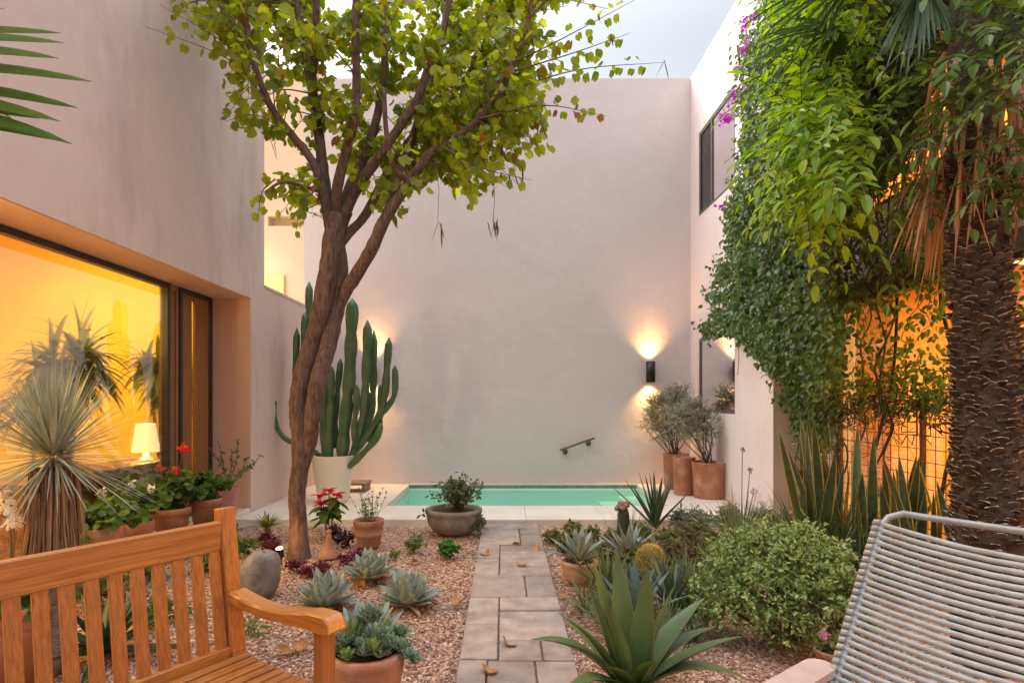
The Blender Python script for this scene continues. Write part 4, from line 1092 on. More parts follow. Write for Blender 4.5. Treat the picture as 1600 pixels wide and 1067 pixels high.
# ================================================================== POTS AND PLANTS
M_terra = mat('terracotta', (.36,.135,.07), (.46,.19,.105), 5, .8, bump=.25, bscale=40, c3=(.52,.33,.24), s3=6)
M_terra2 = mat('weathered_terracotta', (.34,.16,.095), (.43,.23,.15), 7, .85, bump=.35, bscale=35, c3=(.22,.15,.11), s3=5)
M_white = mat('white_glaze', (.74,.68,.60), (.78,.72,.64), 4, .5, bump=.05)
M_grey = mat('grey_stone_bowl', (.19,.155,.13), (.28,.24,.205), 9, .9, bump=.4, bscale=60, c3=(.36,.32,.28), s3=5)
M_pink = mat('pink_glaze', (.50,.22,.23), (.56,.27,.27), 6, .5, c3=(.42,.17,.17), s3=8)
def pot(c, r, h, parent, m_, style='rim', wall=.014, name='pot', soil=True, tilt=None, n=40):
    c = Vector(c); b = r*.74
    if style == 'rim': prof=[(0.001,0),(b,0),(r*.93,h*.72),(r*.95,h*.74),(r*1.02,h*.76),(r*1.03,h*.97),(r*1.01,h),(r*1.01-wall,h),(r*.9-wall*.3,h*.86)]
    elif style == 'taper': prof=[(0.001,0),(r*.66,0),(r*.70,h*.03),(r*.99,h*.97),(r,h),(r-wall,h),(r*.93-wall,h*.86)]
    elif style == 'drum': prof=[(0.001,0),(r*.86,0),(r*.9,h*.03),(r*.99,h*.93),(r*1.02,h*.96),(r*1.01,h),(r-wall,h),(r-wall*1.3,h*.88)]
    elif style == 'bowl': prof=[(0.001,0),(r*.55,0),(r*.74,h*.12),(r*.90,h*.38),(r*.97,h*.66),(r*.985,h*.82),(r*1.02,h*.86),(r*1.02,h*.985),(r*1.0,h),(r-wall*1.6,h),(r*.9-wall,h*.84)]
    elif style == 'band': prof=[(0.001,0),(r*.66,0),(r*.72,h*.04),(r*.86,h*.42),(r*.90,h*.44),(r*.90,h*.50),(r*.87,h*.53),(r*.93,h*.76),(r*1.0,h*.79),(r*1.01,h*.97),(r,h),(r-wall,h),(r*.9-wall,h*.88)]
    m=MB(); m.lathe(prof,c,n); o=m.build(name,m_,parent)
    if soil:
        s=MB(); z=h*.87; rr=r*.92-wall
        s.lathe([(0.001,z+.012),(rr*.5,z+.008),(rr*1.04,z)],c,24); s.build('soil',M_soil,parent)
    return o

# ---------------- tall cactus in a white pot
M_cact = mat('cactus_skin', (.05,.115,.045), (.085,.165,.06), 6, .5, bump=.1, c3=(.16,.17,.10), s3=3)
CD=7.45
c0=ground(521,CD,.05)
cact = thing('potted_cactus','tall branching columnar cactus in a round white pot','cactus',c0)
pot(c0,.275,.60,cact,M_white,'taper',.02)
FL=[1,.74,.58,.74]*5
m=MB()
def col(ctrl, r):
    d0=CD
    P=[at(x,y,d0+dz) for x,y,dz in ctrl]; P,_=smooth(P,[1]*len(P),5); n=len(P); L_=[0]
    for i in range(1,n): L_.append(L_[-1]+(P[i]-P[i-1]).length)
    rad=[]
    for i in range(n):
        t=L_[i]/L_[-1]; seg=((L_[-1]-L_[i])%.42)/.42
        rr=r*(.70+.38*math.sin(math.pi*min(1,seg*1.02))**.6)
        e=(L_[-1]-L_[i])
        if e<r*1.6: rr*=math.sqrt(max(.03,1-(1-e/(r*1.6))**2))
        if i<2: rr*=.8
        rad.append(rr)
    m.tube(P,rad,20,flute=FL)
col([(510,745,0),(508,690,0),(505,600,.05),(503,540,.05),(500,500,.05)],.075)
col([(532,735,-.05),(538,660,-.08),(545,590,-.08),(548,520,-.08),(550,466,-.08)],.085)
col([(548,720,.0),(560,680,.0),(568,640,.02),(572,570,.03),(574,500,.03)],.062)
col([(560,690,.0),(578,650,.1),(583,600,.12),(584,516,.12)],.05)
col([(540,722,.05),(566,690,0),(590,655,0),(600,625,.0),(604,580,0),(608,527,0)],.050)
col([(592,650,0),(608,632,.0),(617,612,.0),(617,570,0)],.042)
col([(524,700,0),(524,650,0),(528,600,0),(532,560,0)],.042)
col([(498,720,.1),(478,690,.2),(466,640,.25),(462,580,.25),(464,512,.25)],.045)
col([(505,650,.1),(486,560,.25),(482,500,.25),(483,440,.25)],.05)
col([(500,610,.1),(476,560,.2),(475,520,.2),(476,488,.2)],.042)
col([(500,712,0),(480,700,.0),(458,692,0),(440,680,0),(428,652,0),(429,622,0)],.036)
col([(516,735,-.1),(514,690,-.12),(516,640,-.12),(517,600,-.12),(516,570,-.12)],.05)
col([(555,700,-.05),(553,665,-.06),(556,640,-.06),(557,600,-.06)],.045)
col([(575,690,.05),(592,668,.03),(594,640,.03),(594,600,.03)],.038)
col([(545,730,-.12),(570,705,-.12),(588,684,-.12),(596,660,-.12)],.046)
m.build('stems',M_cact,cact)

# ---------------- step box on the deck
bx = thing('wooden_step','low weathered wooden step on the deck behind the white pot','step',ground(570,8.35,.05))
M_oldw = woodm('weathered_board',(.20,.13,.09),(.32,.22,.16),((.8,6,6),(0,0,0)),.8,0)
q=ground(570,8.35,.05)
for k in range(4):
    m=MB(); m.obox((q.x-.18,q.y-.15+.1*k,q.z+.115),(1,0,0),(0,1,0),(0,0,1),(.24,.046,.014),0,.004); m.build('board',M_oldw,bx)
for s in (-1,1):
    m=MB(); m.obox((q.x-.18+s*.2,q.y,q.z+.05),(1,0,0),(0,1,0),(0,0,1),(.02,.19,.05),0,.004); m.build('bearer',M_oldw,bx)

# ---------------- grey bowl with a bushy plant
def bush(mb, st, c, r, h, n, tmpl, smin, smax, stems=14, flat=1.0, low=.0):
    c=Vector(c); P=[];Y=[];N_=[]
    for k in range(stems):
        a=random.uniform(0,6.28); e=random.uniform(.15,1.0); L_=random.uniform(.6,1.0)
        tip=c+Vector((math.cos(a)*r*e*L_,math.sin(a)*r*e*L_*flat,h*(1-.55*e*e)*L_+low))
        mid=c.lerp(tip,.5)+UP*.08*h
        pts,_=smooth([c,mid,tip],[1]*3,4)
        if st is not None: st.tube(pts,[.004*(1-.6*i/len(pts)) for i in range(len(pts))],4,cap=False)
        for j in range(n//stems):
            t=1-abs(random.gauss(0,.36)); t=max(.12,min(1,t)); f=t*(len(pts)-1); i=min(int(f),len(pts)-2); p=pts[i].lerp(pts[i+1],f-i)
            s=Vector((random.gauss(0,1),random.gauss(0,1),random.gauss(.1,.7))).normalized()
            P.append(p+s*random.uniform(.0,r*.14)); Y.append(s+UP*random.uniform(-.5,.4)); N_.append(UP+Vector((random.gauss(0,.6),random.gauss(-.2,.6),0)))
    mb.scatter(tmpl,P,Y,N_,rng.uniform(smin,smax,len(P)))
M_lf1 = leafm('bush_leaf',[(.05,.075,.022),(.08,.11,.035),(.12,.145,.05),(.065,.085,.04)],.3,.45)
M_lf2 = leafm('vivid_leaf',[(.03,.11,.016),(.05,.16,.02),(.08,.21,.03)],.3,.4)
M_lf3 = leafm('geranium_leaf',[(.055,.11,.02),(.085,.155,.028),(.12,.19,.036)],.3,.5)
M_lf4 = leafm('pale_green_leaf',[(.09,.15,.04),(.13,.19,.05),(.17,.22,.07)],.3,.5)
M_stem = mat('green_stem',(.10,.085,.035),(.15,.12,.05),12,.7)
c=ground(709,5.9); t=thing('potted_shrub','bushy small leaved plant trailing from a low round grey stone bowl','potted plant',c)
pot(c,.285,.25,t,M_grey,'bowl',.025)
m=MB();st=MB(); bush(m,st,c+Vector((.05,0,.2)),.34,.44,900,L_OVAL,.03,.055,46)
bush(m,st,c+Vector((.27,-.12,.22)),.20,.05,130,L_OVAL,.03,.05,9,low=-.17); bush(m,st,c+Vector((-.26,-.1,.23)),.18,.03,24,L_OVAL,.03,.05,3,low=-.03)
m.build('foliage',M_lf1,t); st.build('stems',M_stem,t)
# ---------------- small terracotta pot of thin seedlings
c=ground(576,5.35); t=thing('potted_seedlings','banded terracotta pot with sparse thin stems beside the tree','potted plant',c); pot(c,.14,.25,t,M_terra2,'band')
m=MB();st=MB()
for k in range(26):
    a=random.uniform(0,6.28); r=random.uniform(.01,.10); b=c+Vector((math.cos(a)*r,math.sin(a)*r,.21)); h=random.uniform(.10,.34); tip=b+Vector((random.gauss(0,.05),random.gauss(0,.05),h)); st.tube([b,b.lerp(tip,.5)+Vector((random.gauss(0,.012),0,0)),tip],.0018,4)
    P=[b.lerp(tip,random.uniform(.3,1)) for _ in range(7)]; m.scatter(L_OVAL,P,rand_dirs(7)+[0,0,.3],rand_dirs(7)+[0,0,1],rng.uniform(.015,.035,7))
m.build('foliage',M_lf4,t); st.build('stems',M_stem,t)
# ---------------- low green clumps left of the path
for px,d,r,h,ml,lab,n,tm_,sz in [(699,4.98,.15,.17,M_lf2,'vivid green leafy clump on the gravel in front of the grey bowl',420,L_ROUND,(.022,.036)),
                             (648,5.15,.15,.14,M_lf4,'pale yellow green clump on the gravel left of the vivid green one',260,L_ROUND,(.02,.032)),
                             (384,5.0,.16,.2,M_lf3,'mid green leafy clump on the gravel behind the grey boulder',260,L_OVAL,(.03,.05)),
                             (392,3.35,.15,.09,M_lf4,'sparse green weed on the gravel behind the bench arm',90,L_LANCE,(.03,.06)),
                             (615,4.95,.09,.06,M_lf3,'tiny flat green rosette in the gravel near the small pot',60,L_OVAL,(.02,.04))]:
    c=ground(px,d); m=MB(); bush(m,None,c,r,h,n,tm_,sz[0],sz[1],26); tag(m.build('low_plant',ml),lab,'plant')
# ---------------- purple-leaved ground cover
M_pur = leafm('purple_leaf',[(.07,.012,.022),(.13,.02,.035),(.20,.035,.05),(.09,.012,.03)],.25,.5)
M_pur2 = leafm('dark_purple_leaf',[(.028,.012,.018),(.05,.02,.028),(.075,.03,.04)],.2,.5)
def mat_patch(spots, m_, label, name, n_per, tm_, sz, cat):
    m=MB()
    for (px,d,r,h) in spots: bush(m,None,ground(px,d),r,h,n_per,tm_,sz[0],sz[1],18)
    return struct(tag(m.build('ground_cover',m_),label,cat),'stuff')
mat_patch([(462,4.62,.11,.08),(500,4.55,.13,.09),(540,4.75,.12,.09),(480,4.45,.10,.07),(560,4.95,.09,.08)],M_pur,'maroon leaved ground cover spreading at the front of the tree foot','ground_cover',170,L_OVAL,(.022,.04),'plant')
mat_patch([(425,5.2,.10,.09),(415,5.45,.10,.10)],M_pur,'maroon leaved clump lit red beside the ground spot lamp','low_plant',170,L_LANCE,(.04,.07),'plant')
mat_patch([(540,5.35,.12,.16),(520,5.55,.10,.2)],M_pur2,'dark purple leafy clump between tree trunk and banded pot','low_plant',150,L_OVAL,(.03,.05),'plant')
# ---------------- lime rosette, poinsettia, terracotta cone, boulder, ground spot
def rosette(mb, c, n, length, width, lo, hi, droop, fold, thick, prof, mat_=0, edge=None, teeth=0, segs=6, jit=.12, skew=0):
    for i,d in enumerate(dirs_ball(n,lo,hi,random.uniform(0,6))):
        dd=Vector((d.x+random.gauss(0,jit),d.y+random.gauss(0,jit),d.z+random.gauss(0,jit*.6)))
        k=.72+.28*(1-(i/n))**.5 if skew==0 else 1
        blade(mb,Vector(c)+Vector((d.x,d.y,0))*width*.25+UP*.02,dd,length*k*random.uniform(.88,1.1),width*random.uniform(.9,1.1),droop*random.uniform(.6,1.4),segs,fold,thick,prof,mat_,edge,0,teeth)
P_AG = lambda t: (.62+.55*math.sin(math.pi*min(1,t*1.25)) )*(1-t**2.6)**.9 if t<.8 else max(.02,(.62+.55*math.sin(math.pi*1.0))*(1-.8**2.6)**.9*((1-t)/.2)**.8+.0)
P_BLUE = lambda t: (.55+.5*min(1,t*2.4))*(1 if t<.55 else max(.015,1-((t-.55)/.45)**1.5))
P_STRAP = lambda t: min(1,.6+t*2)*(1-t)**.5 if t<1 else .02
M_lime = leafm('lime_rosette',[(.16,.22,.04),(.22,.28,.06),(.12,.18,.03)],.2,.4)
c=ground(418,5.6); m=MB(); rosette(m,c+UP*.1,26,.2,.035,12,70,.5,.3,.004,P_STRAP); m.tube([c,c+UP*.11],.03,8); tag(m.build('bromeliad',M_lime),'lime green bromeliad rosette on the gravel left of the trunk','plant')
c=ground(514,5.75); t=thing('poinsettia','red topped poinsettia with dark green leaves behind the tree foot','plant',c)
m=MB();st=MB();fl=MB()
for k,(dx,dy,h) in enumerate([(0,0,.46),(.09,-.04,.42),(-.1,.02,.40),(.03,.06,.36),(-.04,-.05,.33)]):
    tip=c+Vector((dx,dy,h)); st.tube([c+Vector((dx*.2,dy*.2,0)),c+Vector((dx*.7,dy*.7,h*.6)),tip],.005,5)
    n=9; D=[Vector((math.cos(a+k),math.sin(a+k),random.uniform(-.25,.5))) for a in np.linspace(0,6.0,n)]
    fl.scatter(L_OVAL,[tip]*n,D,[UP+d*.2 for d in D],rng.uniform(.07,.115,n))
    n=8; D=[Vector((math.cos(a+k),math.sin(a+k),random.uniform(-.7,.1))) for a in np.linspace(0,6.0,n)]
    m.scatter(L_OVAL,[c.lerp(tip,random.uniform(.45,.9)) for _ in range(n)],D,[UP]*n,rng.uniform(.11,.18,n))
m.build('foliage',M_lf3,t); st.build('stems',M_stem,t); fl.build('flowers',leafm('red_bract',[(.50,.035,.03),(.62,.06,.05),(.45,.03,.04)],.25,.5),t)
c=ground(514,4.98); t=thing('terracotta_cone','small upturned terracotta cone ornament standing in the purple ground cover','ornament',c)
m=MB(); m.lathe([(.085,0),(.088,.012),(.055,.06),(.035,.11),(.022,.17),(.02,.2),(.012,.205),(.001,.205)],c,24,wob=.01); m.build('cone',M_terra2,t)
m=MB(); m.lathe([(.012,.2),(.022,.215),(.02,.235),(.001,.24)],c,14); m.build('knob',M_terra2,t)
c=ground(404,3.98)
V=[];n1,n2=14,22
m=MB()
for i in range(n1+1):
    ph_=math.pi*i/n1
    for k in range(n2):
        a=2*math.pi*k/n2; x=math.sin(ph_)*math.cos(a); y=math.sin(ph_)*math.sin(a); z=math.cos(ph_)
        sx=abs(x)**.75*math.copysign(1,x); sz=abs(z)**.7*math.copysign(1,z); sy=abs(y)**.8*math.copysign(1,y)
        V.append((c.x+.145*sx*(1-.16*z)+.03*z,c.y+.11*sy,c.z+.14+.17*sz+.012*math.sin(4*a+2*z)+.02*x))
fs=[(i*n2+k,(i+1)*n2+k,(i+1)*n2+(k+1)%n2,i*n2+(k+1)%n2) for i in range(n1) for k in range(n2)]
m.add(V,fs,0,True); tag(m.build('boulder',mat('grey_boulder',(.17,.145,.13),(.30,.26,.24),6,.85,bump=.8,bscale=14,c3=(.10,.085,.075),s3=7)),'upright grey boulder on the gravel beside the bench arm','boulder')
sp_=Vector((-1.855,4.80,0)); t=thing('garden_spotlight','small lit spike spotlight in the gravel at the tree foot','lamp',sp_)
m=MB(); ax=Vector((-.05,-.30,.9)).normalized(); m.tube([sp_-UP*.02,sp_+UP*.05],.008,8); m.build('spike',M_blk,t)
m=MB(); m.tube([sp_+UP*.05,sp_+UP*.05+ax*.085],[.026,.030],18,cap=False); m.build('housing',M_blk,t)
m=MB(); m.tube([sp_+UP*.05+ax*.070,sp_+UP*.05+ax*.082],.026,18); m.build('lens',emit('spot_glow',(1,.50,.12),9),t)
lamp('spot_light','SPOT',sp_+UP*.05+ax*.10,(-ax).to_track_quat('-Z','Y').to_euler() if False else ax.to_track_quat('-Z','Y').to_euler(),10,(1,.58,.22),t,spot_size=R(70),spot_blend=.8,shadow_soft_size=.03)
lamp('spot_spill','POINT',sp_+UP*.05+ax*.10,(0,0,0),1.2,(1,.48,.14),t,shadow_soft_size=.03)

# ---------------- blue-grey agaves on the gravel
M_straw=leafm('straw_leaf',[(.22,.115,.055),(.32,.185,.10),(.42,.27,.16),(.17,.085,.04)],.05,.8)
M_blue = mat('blue_agave',(.25,.305,.255),(.33,.385,.32),10,.55,c3=(.16,.22,.20),s3=3)
for px,d,L_,n,lab in [(507,3.74,.235,30,'blue grey agave rosette just behind the end of the bench arm'),(579,4.33,.215,30,'blue grey agave rosette at the edge of the purple ground cover'),
                      (638,3.78,.225,38,'blue grey agave rosette nearest the stone path'),(572,3.12,.24,26,'blue grey agave rosette rising behind the succulent bowl')]:
    c=ground(px,d); m=MB(); rosette(m,c,n,L_,.094,4,84,-.25,.24,.012,P_BLUE,skew=1); rosette(m,c,7,L_*.95,.05,-2,8,.25,.3,.004,P_STRAP,1,skew=1); tag(m.build('agave',[M_blue,M_straw]),lab,'agave','blue agaves left of the path')
# ---------------- terracotta bowl of succulents
c=ground(573,2.6); t=thing('succulent_bowl','terracotta bowl crowded with mixed succulents beside the bench leg','potted plant',c); pot(c,.172,.235,t,M_terra,'bowl',.016)
M_sucg=leafm('succulent_green',[(.14,.22,.06),(.20,.28,.08),(.27,.33,.11)],.08,.45); M_sucb=leafm('succulent_blue',[(.15,.24,.16),(.21,.30,.20),(.27,.35,.24)],.08,.5)
P_SUC=lambda t: (.5+.6*t)*(1 if t<.7 else max(.02,1-((t-.7)/.3)**1.6))
m1=MB();m2=MB()
def ros(mb,x,y,z,n,L_,w): rosette(mb,c+Vector((x,y,z)),n,L_,w,2,80,-.5,.2,.006,P_SUC,skew=1,segs=4)
ros(m1,-.075,-.02,.255,30,.10,.018); ros(m2,.055,-.03,.27,34,.075,.036)
for k in range(44):
    a=random.uniform(0,6.28); r=.16*math.sqrt(random.random()); ros(m2 if k%3 else m1,math.cos(a)*r,math.sin(a)*r,.215+random.uniform(0,.055),18,random.uniform(.035,.055),.022)
for x,y,h in [(0,.03,.12),(.03,.05,.1),(-.03,.06,.08)]:
    for z in np.linspace(.0,h,6): ros(m2,x,y,.25+z,12,.05*(1.1-z*3),.022)
for k in range(9): ros(m2,.13+.012*k,-.03+random.uniform(-.04,.04),.235-.009*k+random.uniform(0,.02),16,.04,.022)
m1.build('rosettes',M_sucg,t); m2.build('rosettes',M_sucb,t)

# ================================================================== LEFT: YUCCA, GERANIUMS
M_yuc=leafm('yucca_leaf',[(.25,.27,.19),(.32,.33,.24),(.40,.39,.29),(.20,.23,.16)],.08,.5)
c=ground(72,2.88); hc=Vector((-2.25,2.88,1.07))
t=thing('yucca','beaked yucca with a silvery spiky ball over a straw skirted trunk','yucca',c)
m=MB(); pts,_=smooth([c-UP*.02,c+Vector((.01,0,.3)),hc-UP*.35,hc-UP*.05],[1]*4,4); m.tube(pts,[.085]*4+[.075]*(len(pts)-4),14,wob=.12); m.build('trunk',mat('yucca_trunk',(.16,.12,.09),(.26,.21,.17),14,.95,bump=1,bscale=30,stretch=(1,1,3)),t)
m=MB()
for k in range(760):
    a=random.uniform(0,6.28); o=Vector((math.cos(a),math.sin(a),0)); z=random.uniform(-.40,-.05)
    if k%3==0: z=-.06
    b=hc+o*random.uniform(.05,.10)+UP*z
    blade(m,b,o*random.uniform(-.02,.16)-UP,random.uniform(.25,.48) if z>-.3 else random.uniform(.15,.3),.010,.3,4,.2)
m.build('dead_leaves',M_straw,t)
m=MB()
for i,d in enumerate(dirs_ball(430,-30,88)):
    dd=d+Vector((random.gauss(0,.13),random.gauss(0,.13),random.gauss(0,.13)))
    L_=random.uniform(.44,.60)*(1.0 if abs(d.z)<.45 else (.86 if d.z>0 else .7))
    blade(m,hc+d*.035,dd,L_,.0095,random.uniform(.0,.18) if d.z>.2 else random.uniform(.05,.3),5,.18,0,lambda t_: .7+.5*min(1,t_*3)-1.15*max(0,(t_-.3)/.7)**1.1 if t_<.98 else .02)
m.build('leaves',M_yuc,t)
# tall strap-leaved plant at the left edge: its head is above the frame side
M_ds=leafm('dark_strap',[(.045,.10,.016),(.07,.14,.02),(.10,.17,.028)],.3,.35)
c=Vector((-2.72,2.45,0)); h=Vector((-2.62,2.45,2.74)); t=thing('spineless_yucca','tall plant with long green strap leaves reaching in at the upper left edge','yucca',c)
m=MB(); m.tube([c,c.lerp(h,.5)+Vector((.03,0,0)),h],[.07,.055,.045],12,wob=.06); m.build('trunk',M_bark,t)
m=MB()
for y0,x1,y1 in [(48,92,46),(60,96,60),(78,88,84),(110,140,119),(140,118,161),(155,90,182),(175,110,217),(168,60,180),(195,100,215)]:
    tip=at(x1,y1,2.45+random.uniform(-.15,.1)); b=h+Vector((0,0,(130-y0)*.0022)); d_=(tip-b); L_=d_.length
    blade(m,b,d_.normalized()+UP*.10,L_*1.02,.085,.22,8,.16,0,lambda t_: (.45+.75*math.sin(math.pi*min(1,.1+t_*.72)))*(1-t_)**.42 if t_<1 else .02,side=Vector((.1,.55,.8)))
for d in dirs_ball(52,-30,85):
    if d.x>.25 and d.z<.75: continue
    blade(m,h+UP*.05,d+Vector((0,0,.1)),random.uniform(.5,.75),.05,.4,7,.22,0,lambda t_: (.45+.75*math.sin(math.pi*min(1,.1+t_*.72)))*(1-t_)**.42 if t_<1 else .02)
m.build('leaves',M_ds,t)
# geraniums
M_red=leafm('geranium_red',[(.60,.035,.018),(.72,.06,.03),(.5,.03,.02)],.2,.5); M_cor=leafm('geranium_coral',[(.72,.10,.10),(.8,.17,.15)],.2,.5); M_wht=leafm('geranium_white',[(.75,.70,.62),(.82,.77,.70)],.2,.5)
def geranium(px,d,zb,pr,ph_,r,h,label,blooms,mf,pm=M_terra,n=260):
    c=ground(px,d,zb); t=thing('potted_geranium',label,'potted plant',c); pot(c,pr,ph_,t,pm,'rim')
    m=MB();st=MB(); bush(m,st,c+UP*ph_*.8,r,h,n,L_ROUND,.035,.07,24); m.build('foliage',M_lf3,t)
    for bx_,by_,bn,br in blooms:
        p=at(bx_,by_,d-.02); f=MB(); q=np.array(p)+rand_dirs(bn)*br*rng.uniform(.5,1,(bn,1)); f.scatter(L_ROUND,q,rand_dirs(bn),q-np.array(p)+[0,0,.01],rng.uniform(.018,.03,bn)); f.build('flowers',mf,t)
        s0=c+UP*(ph_*.8); st.tube([s0,s0.lerp(p,.6)+Vector((random.gauss(0,.02),0,.02)),p],.0035,5)
    st.build('stems',M_stem,t)
    return t
geranium(268,5.35,0.1,.16,.26,.36,.42,'geranium with two large red blooms in terracotta near the window corner',[(288,700,46,.05),(274,736,40,.045),(252,731,10,.03)],M_red,n=620)
geranium(158,4.1,0.0,.145,.46,.32,.30,'geranium with one coral bloom in a terracotta pot behind the yucca',[(133,809,34,.038),(146,800,10,.025)],M_cor)
geranium(208,4.75,0.0,.15,.36,.38,.42,'white flowering geranium in terracotta between coral and red ones',[(208,756,26,.04),(160,770,22,.04),(236,762,16,.035)],M_wht,n=560)
geranium(16,2.75,0.0,.15,.38,.22,.22,'white flowering geranium at the left edge beside the yucca trunk',[(10,790,30,.04),(22,818,30,.04),(4,770,16,.03)],M_wht)
geranium(322,5.75,0.1,.15,.28,.33,.36,'leafy geranium without blooms in terracotta beside the dark window frame',[],M_red,n=520)
# pink pot with a straggly branched plant
c=ground(354,6.35,.1); t=thing('potted_plant','pink pot with a straggly thin stemmed plant in the window corner','potted plant',c); pot(c,.135,.30,t,M_pink,'taper',.014)
st=MB();m=MB()
for x1,y1 in [(408,712),(398,722),(372,690),(340,690),(330,705),(385,716),(362,700)]:
    tip=at(x1,y1,6.35+random.uniform(-.1,.1)); b=c+UP*.27; pts,_=smooth([b,b.lerp(tip,.45)+Vector((random.gauss(0,.03),0,.05)),tip],[1]*3,4); st.tube(pts,[.006*(1-.6*i/len(pts)) for i in range(len(pts))],5)
    P=[pts[random.randint(3,len(pts)-1)] for _ in range(16)]; m.scatter(L_OVAL,P,rand_dirs(16)+[0,0,.2],rand_dirs(16)+[0,0,1],rng.uniform(.03,.06,16))
m.build('foliage',M_lf4,t); st.build('stems',M_stem,t)
# dark strap agave and low cover behind the bench slats
M_dag=mat('dark_agave',(.025,.055,.022),(.045,.085,.03),8,.45)
c=ground(165,3.05); m=MB(); rosette(m,c,26,.40,.075,6,78,.35,.28,.010,P_STRAP,skew=1); tag(m.build('agave',M_dag),'dark green strap leaved agave seen through the bench back','agave')
for px,d,r,h,n,lab in [(250,3.5,.2,.16,160,'low green weeds behind the bench back at right of the dark agave'),(240,4.4,.22,.22,200,'leafy green undergrowth at the foot of the geranium pots'),(330,4.6,.2,.2,180,'leafy green undergrowth behind the bench end post'),(140,3.75,.28,.34,330,'leafy plant on the gravel in front of the coral geranium pot'),(215,4.35,.26,.30,330,'leafy plant on the gravel in front of the white geranium pot'),(285,5.0,.26,.28,320,'leafy plant hiding the foot of the red geranium pot'),(345,5.55,.20,.24,220,'leafy plant at the foot of the flowerless geranium pot')]:
    m=MB(); bush(m,None,ground(px,d),r,h,n,L_OVAL,.03,.06,24); tag(m.build('low_plant',M_lf3),lab,'plant')

# ================================================================== RIGHT-HAND BED
M_big=mat('big_agave',(.065,.115,.032),(.115,.17,.046),3,.42,bump=.1,bscale=20,stretch=(1,1,1),c3=(.13,.17,.05),s3=4)
M_bige=mat('agave_margin',(.16,.15,.06),(.2,.18,.07),12,.5)
c=ground(985,2.62); t=thing('agave','large dark green agave with broad curling leaves in front of the path edge','agave',c)
m=MB()
def bigleaf(tipx,tipy,dtip,L_,w,droop,az_off=0,el=None):
    tip=at(tipx,tipy,dtip); b=c+UP*.05; d=(tip-b)
    blade(m,b+Vector((d.x,d.y,0)).normalized()*.04,(d.normalized()+UP*droop*.48).normalized(),L_,w*1.06,droop,10,.30,.016,lambda t_: (.60+.50*math.sin(math.pi*min(1,.15+t_*.85)))*(1-t_**3.2)**.8 if t_<.985 else .02,0,2,0,3,None,.93)
for a in [(845,960,2.45,.56,.125,1.0),(868,1045,2.2,.50,.09,.7),(935,868,2.75,.56,.105,.15),(925,890,2.5,.55,.10,.2),(968,862,2.75,.60,.105,.05),(950,905,2.45,.50,.085,.5),(1040,905,2.6,.50,.085,.4),(880,915,2.5,.46,.085,.75),(1085,980,2.75,.50,.08,.9),(1000,868,2.6,.55,.10,.1),(1090,925,2.8,.54,.105,.55),(1100,1040,2.5,.50,.095,1.2),
          (1135,985,2.5,.52,.09,.5),(925,985,2.2,.36,.10,.5),(1010,930,2.85,.45,.09,.2),(1060,1075,2.15,.45,.09,.6),(905,1085,2.1,.42,.085,.5),(1035,985,2.3,.34,.09,.6),(965,1080,2.05,.40,.09,.4),(905,975,2.75,.42,.085,.5),(1060,960,2.95,.42,.085,.4)]:
    bigleaf(*a)
m.build('leaves',[M_big,M_big,M_bige],t)
# bowl with grey agave
c=ground(905,4.3); t=thing('potted_agave','grey agave in a pale terracotta bowl beside the path','agave',c); pot(c,.135,.16,t,mat('pale_terracotta',(.48,.27,.19),(.56,.35,.26),6,.85,bump=.3),'bowl',.016)
m=MB(); rosette(m,c+UP*.14,24,.26,.06,14,80,.1,.28,.01,P_BLUE,skew=1); m.build('leaves',M_blue,t)
# olive-green mats and sedges
M_sed=leafm('olive_leaf',[(.10,.125,.03),(.15,.17,.045),(.20,.20,.06),(.08,.10,.026)],.25,.5)
M_sed2=leafm('brownish_leaf',[(.11,.09,.035),(.15,.115,.05),(.08,.075,.025)],.25,.55)
M_mar=leafm('grey_green_leaf',[(.19,.22,.13),(.26,.285,.19),(.32,.335,.24)],.2,.55)
mat_patch([(868,5.5,.14,.12),(895,5.75,.16,.15),(880,5.2,.12,.10),(925,5.55,.15,.12)],M_sed,'olive green creeping mound at the corner of path and pool deck','low_plant',420,L_SMALL,(.03,.06),'plant')
mat_patch([(960,5.4,.18,.14),(1000,5.6,.2,.16),(1045,5.3,.2,.18),(1090,5.55,.2,.2),(1060,4.9,.2,.18),(940,5.0,.18,.13),(985,4.75,.16,.12),(1110,5.1,.22,.2),(1150,4.8,.24,.2),(905,4.9,.12,.09),(935,4.5,.12,.09),(1010,4.2,.14,.11),(1060,4.3,.16,.14),(1085,3.7,.14,.12),(1000,5.0,.16,.14)],M_sed,'olive green ground cover behind the golden cactus','ground_cover',430,L_SMALL,(.03,.065),'plant')
mat_patch([(1045,4.7,.16,.2),(1085,4.5,.16,.22),(1075,5.0,.16,.24)],M_sed2,'brownish green fuzzy plant left of the variegated shrub','low_plant',420,L_SMALL,(.03,.06),'plant')
mat_patch([(1095,5.9,.24,.30),(1140,5.8,.22,.32),(1068,6.0,.18,.26),(1190,5.6,.24,.34),(1225,5.4,.2,.36)],M_mar,'silvery grey soft foliage in front of the terracotta pots','low_plant',480,L_LANCE,(.05,.1),'plant')
def tuft(px,d,n,L_,w,lo,hi,droop,ml,name,label,cat,spread=.06,z=0):
    c=ground(px,d,z); m=MB()
    for k in range(n):
        a=random.uniform(0,6.28); e=R(random.uniform(lo,hi)); o=Vector((math.cos(a),math.sin(a),0))
        blade(m,c+o*random.uniform(0,spread),o*math.cos(e)+UP*math.sin(e),L_*random.uniform(.6,1.08),w*random.uniform(.8,1.2),droop*random.uniform(.4,1.6),6,.2,0,P_STRAP)
    return tag(m.build(name,ml),label,cat)
M_gr1=leafm('garlic_leaf',[(.13,.18,.07),(.18,.235,.10),(.23,.26,.14),(.10,.15,.055)],.2,.5)
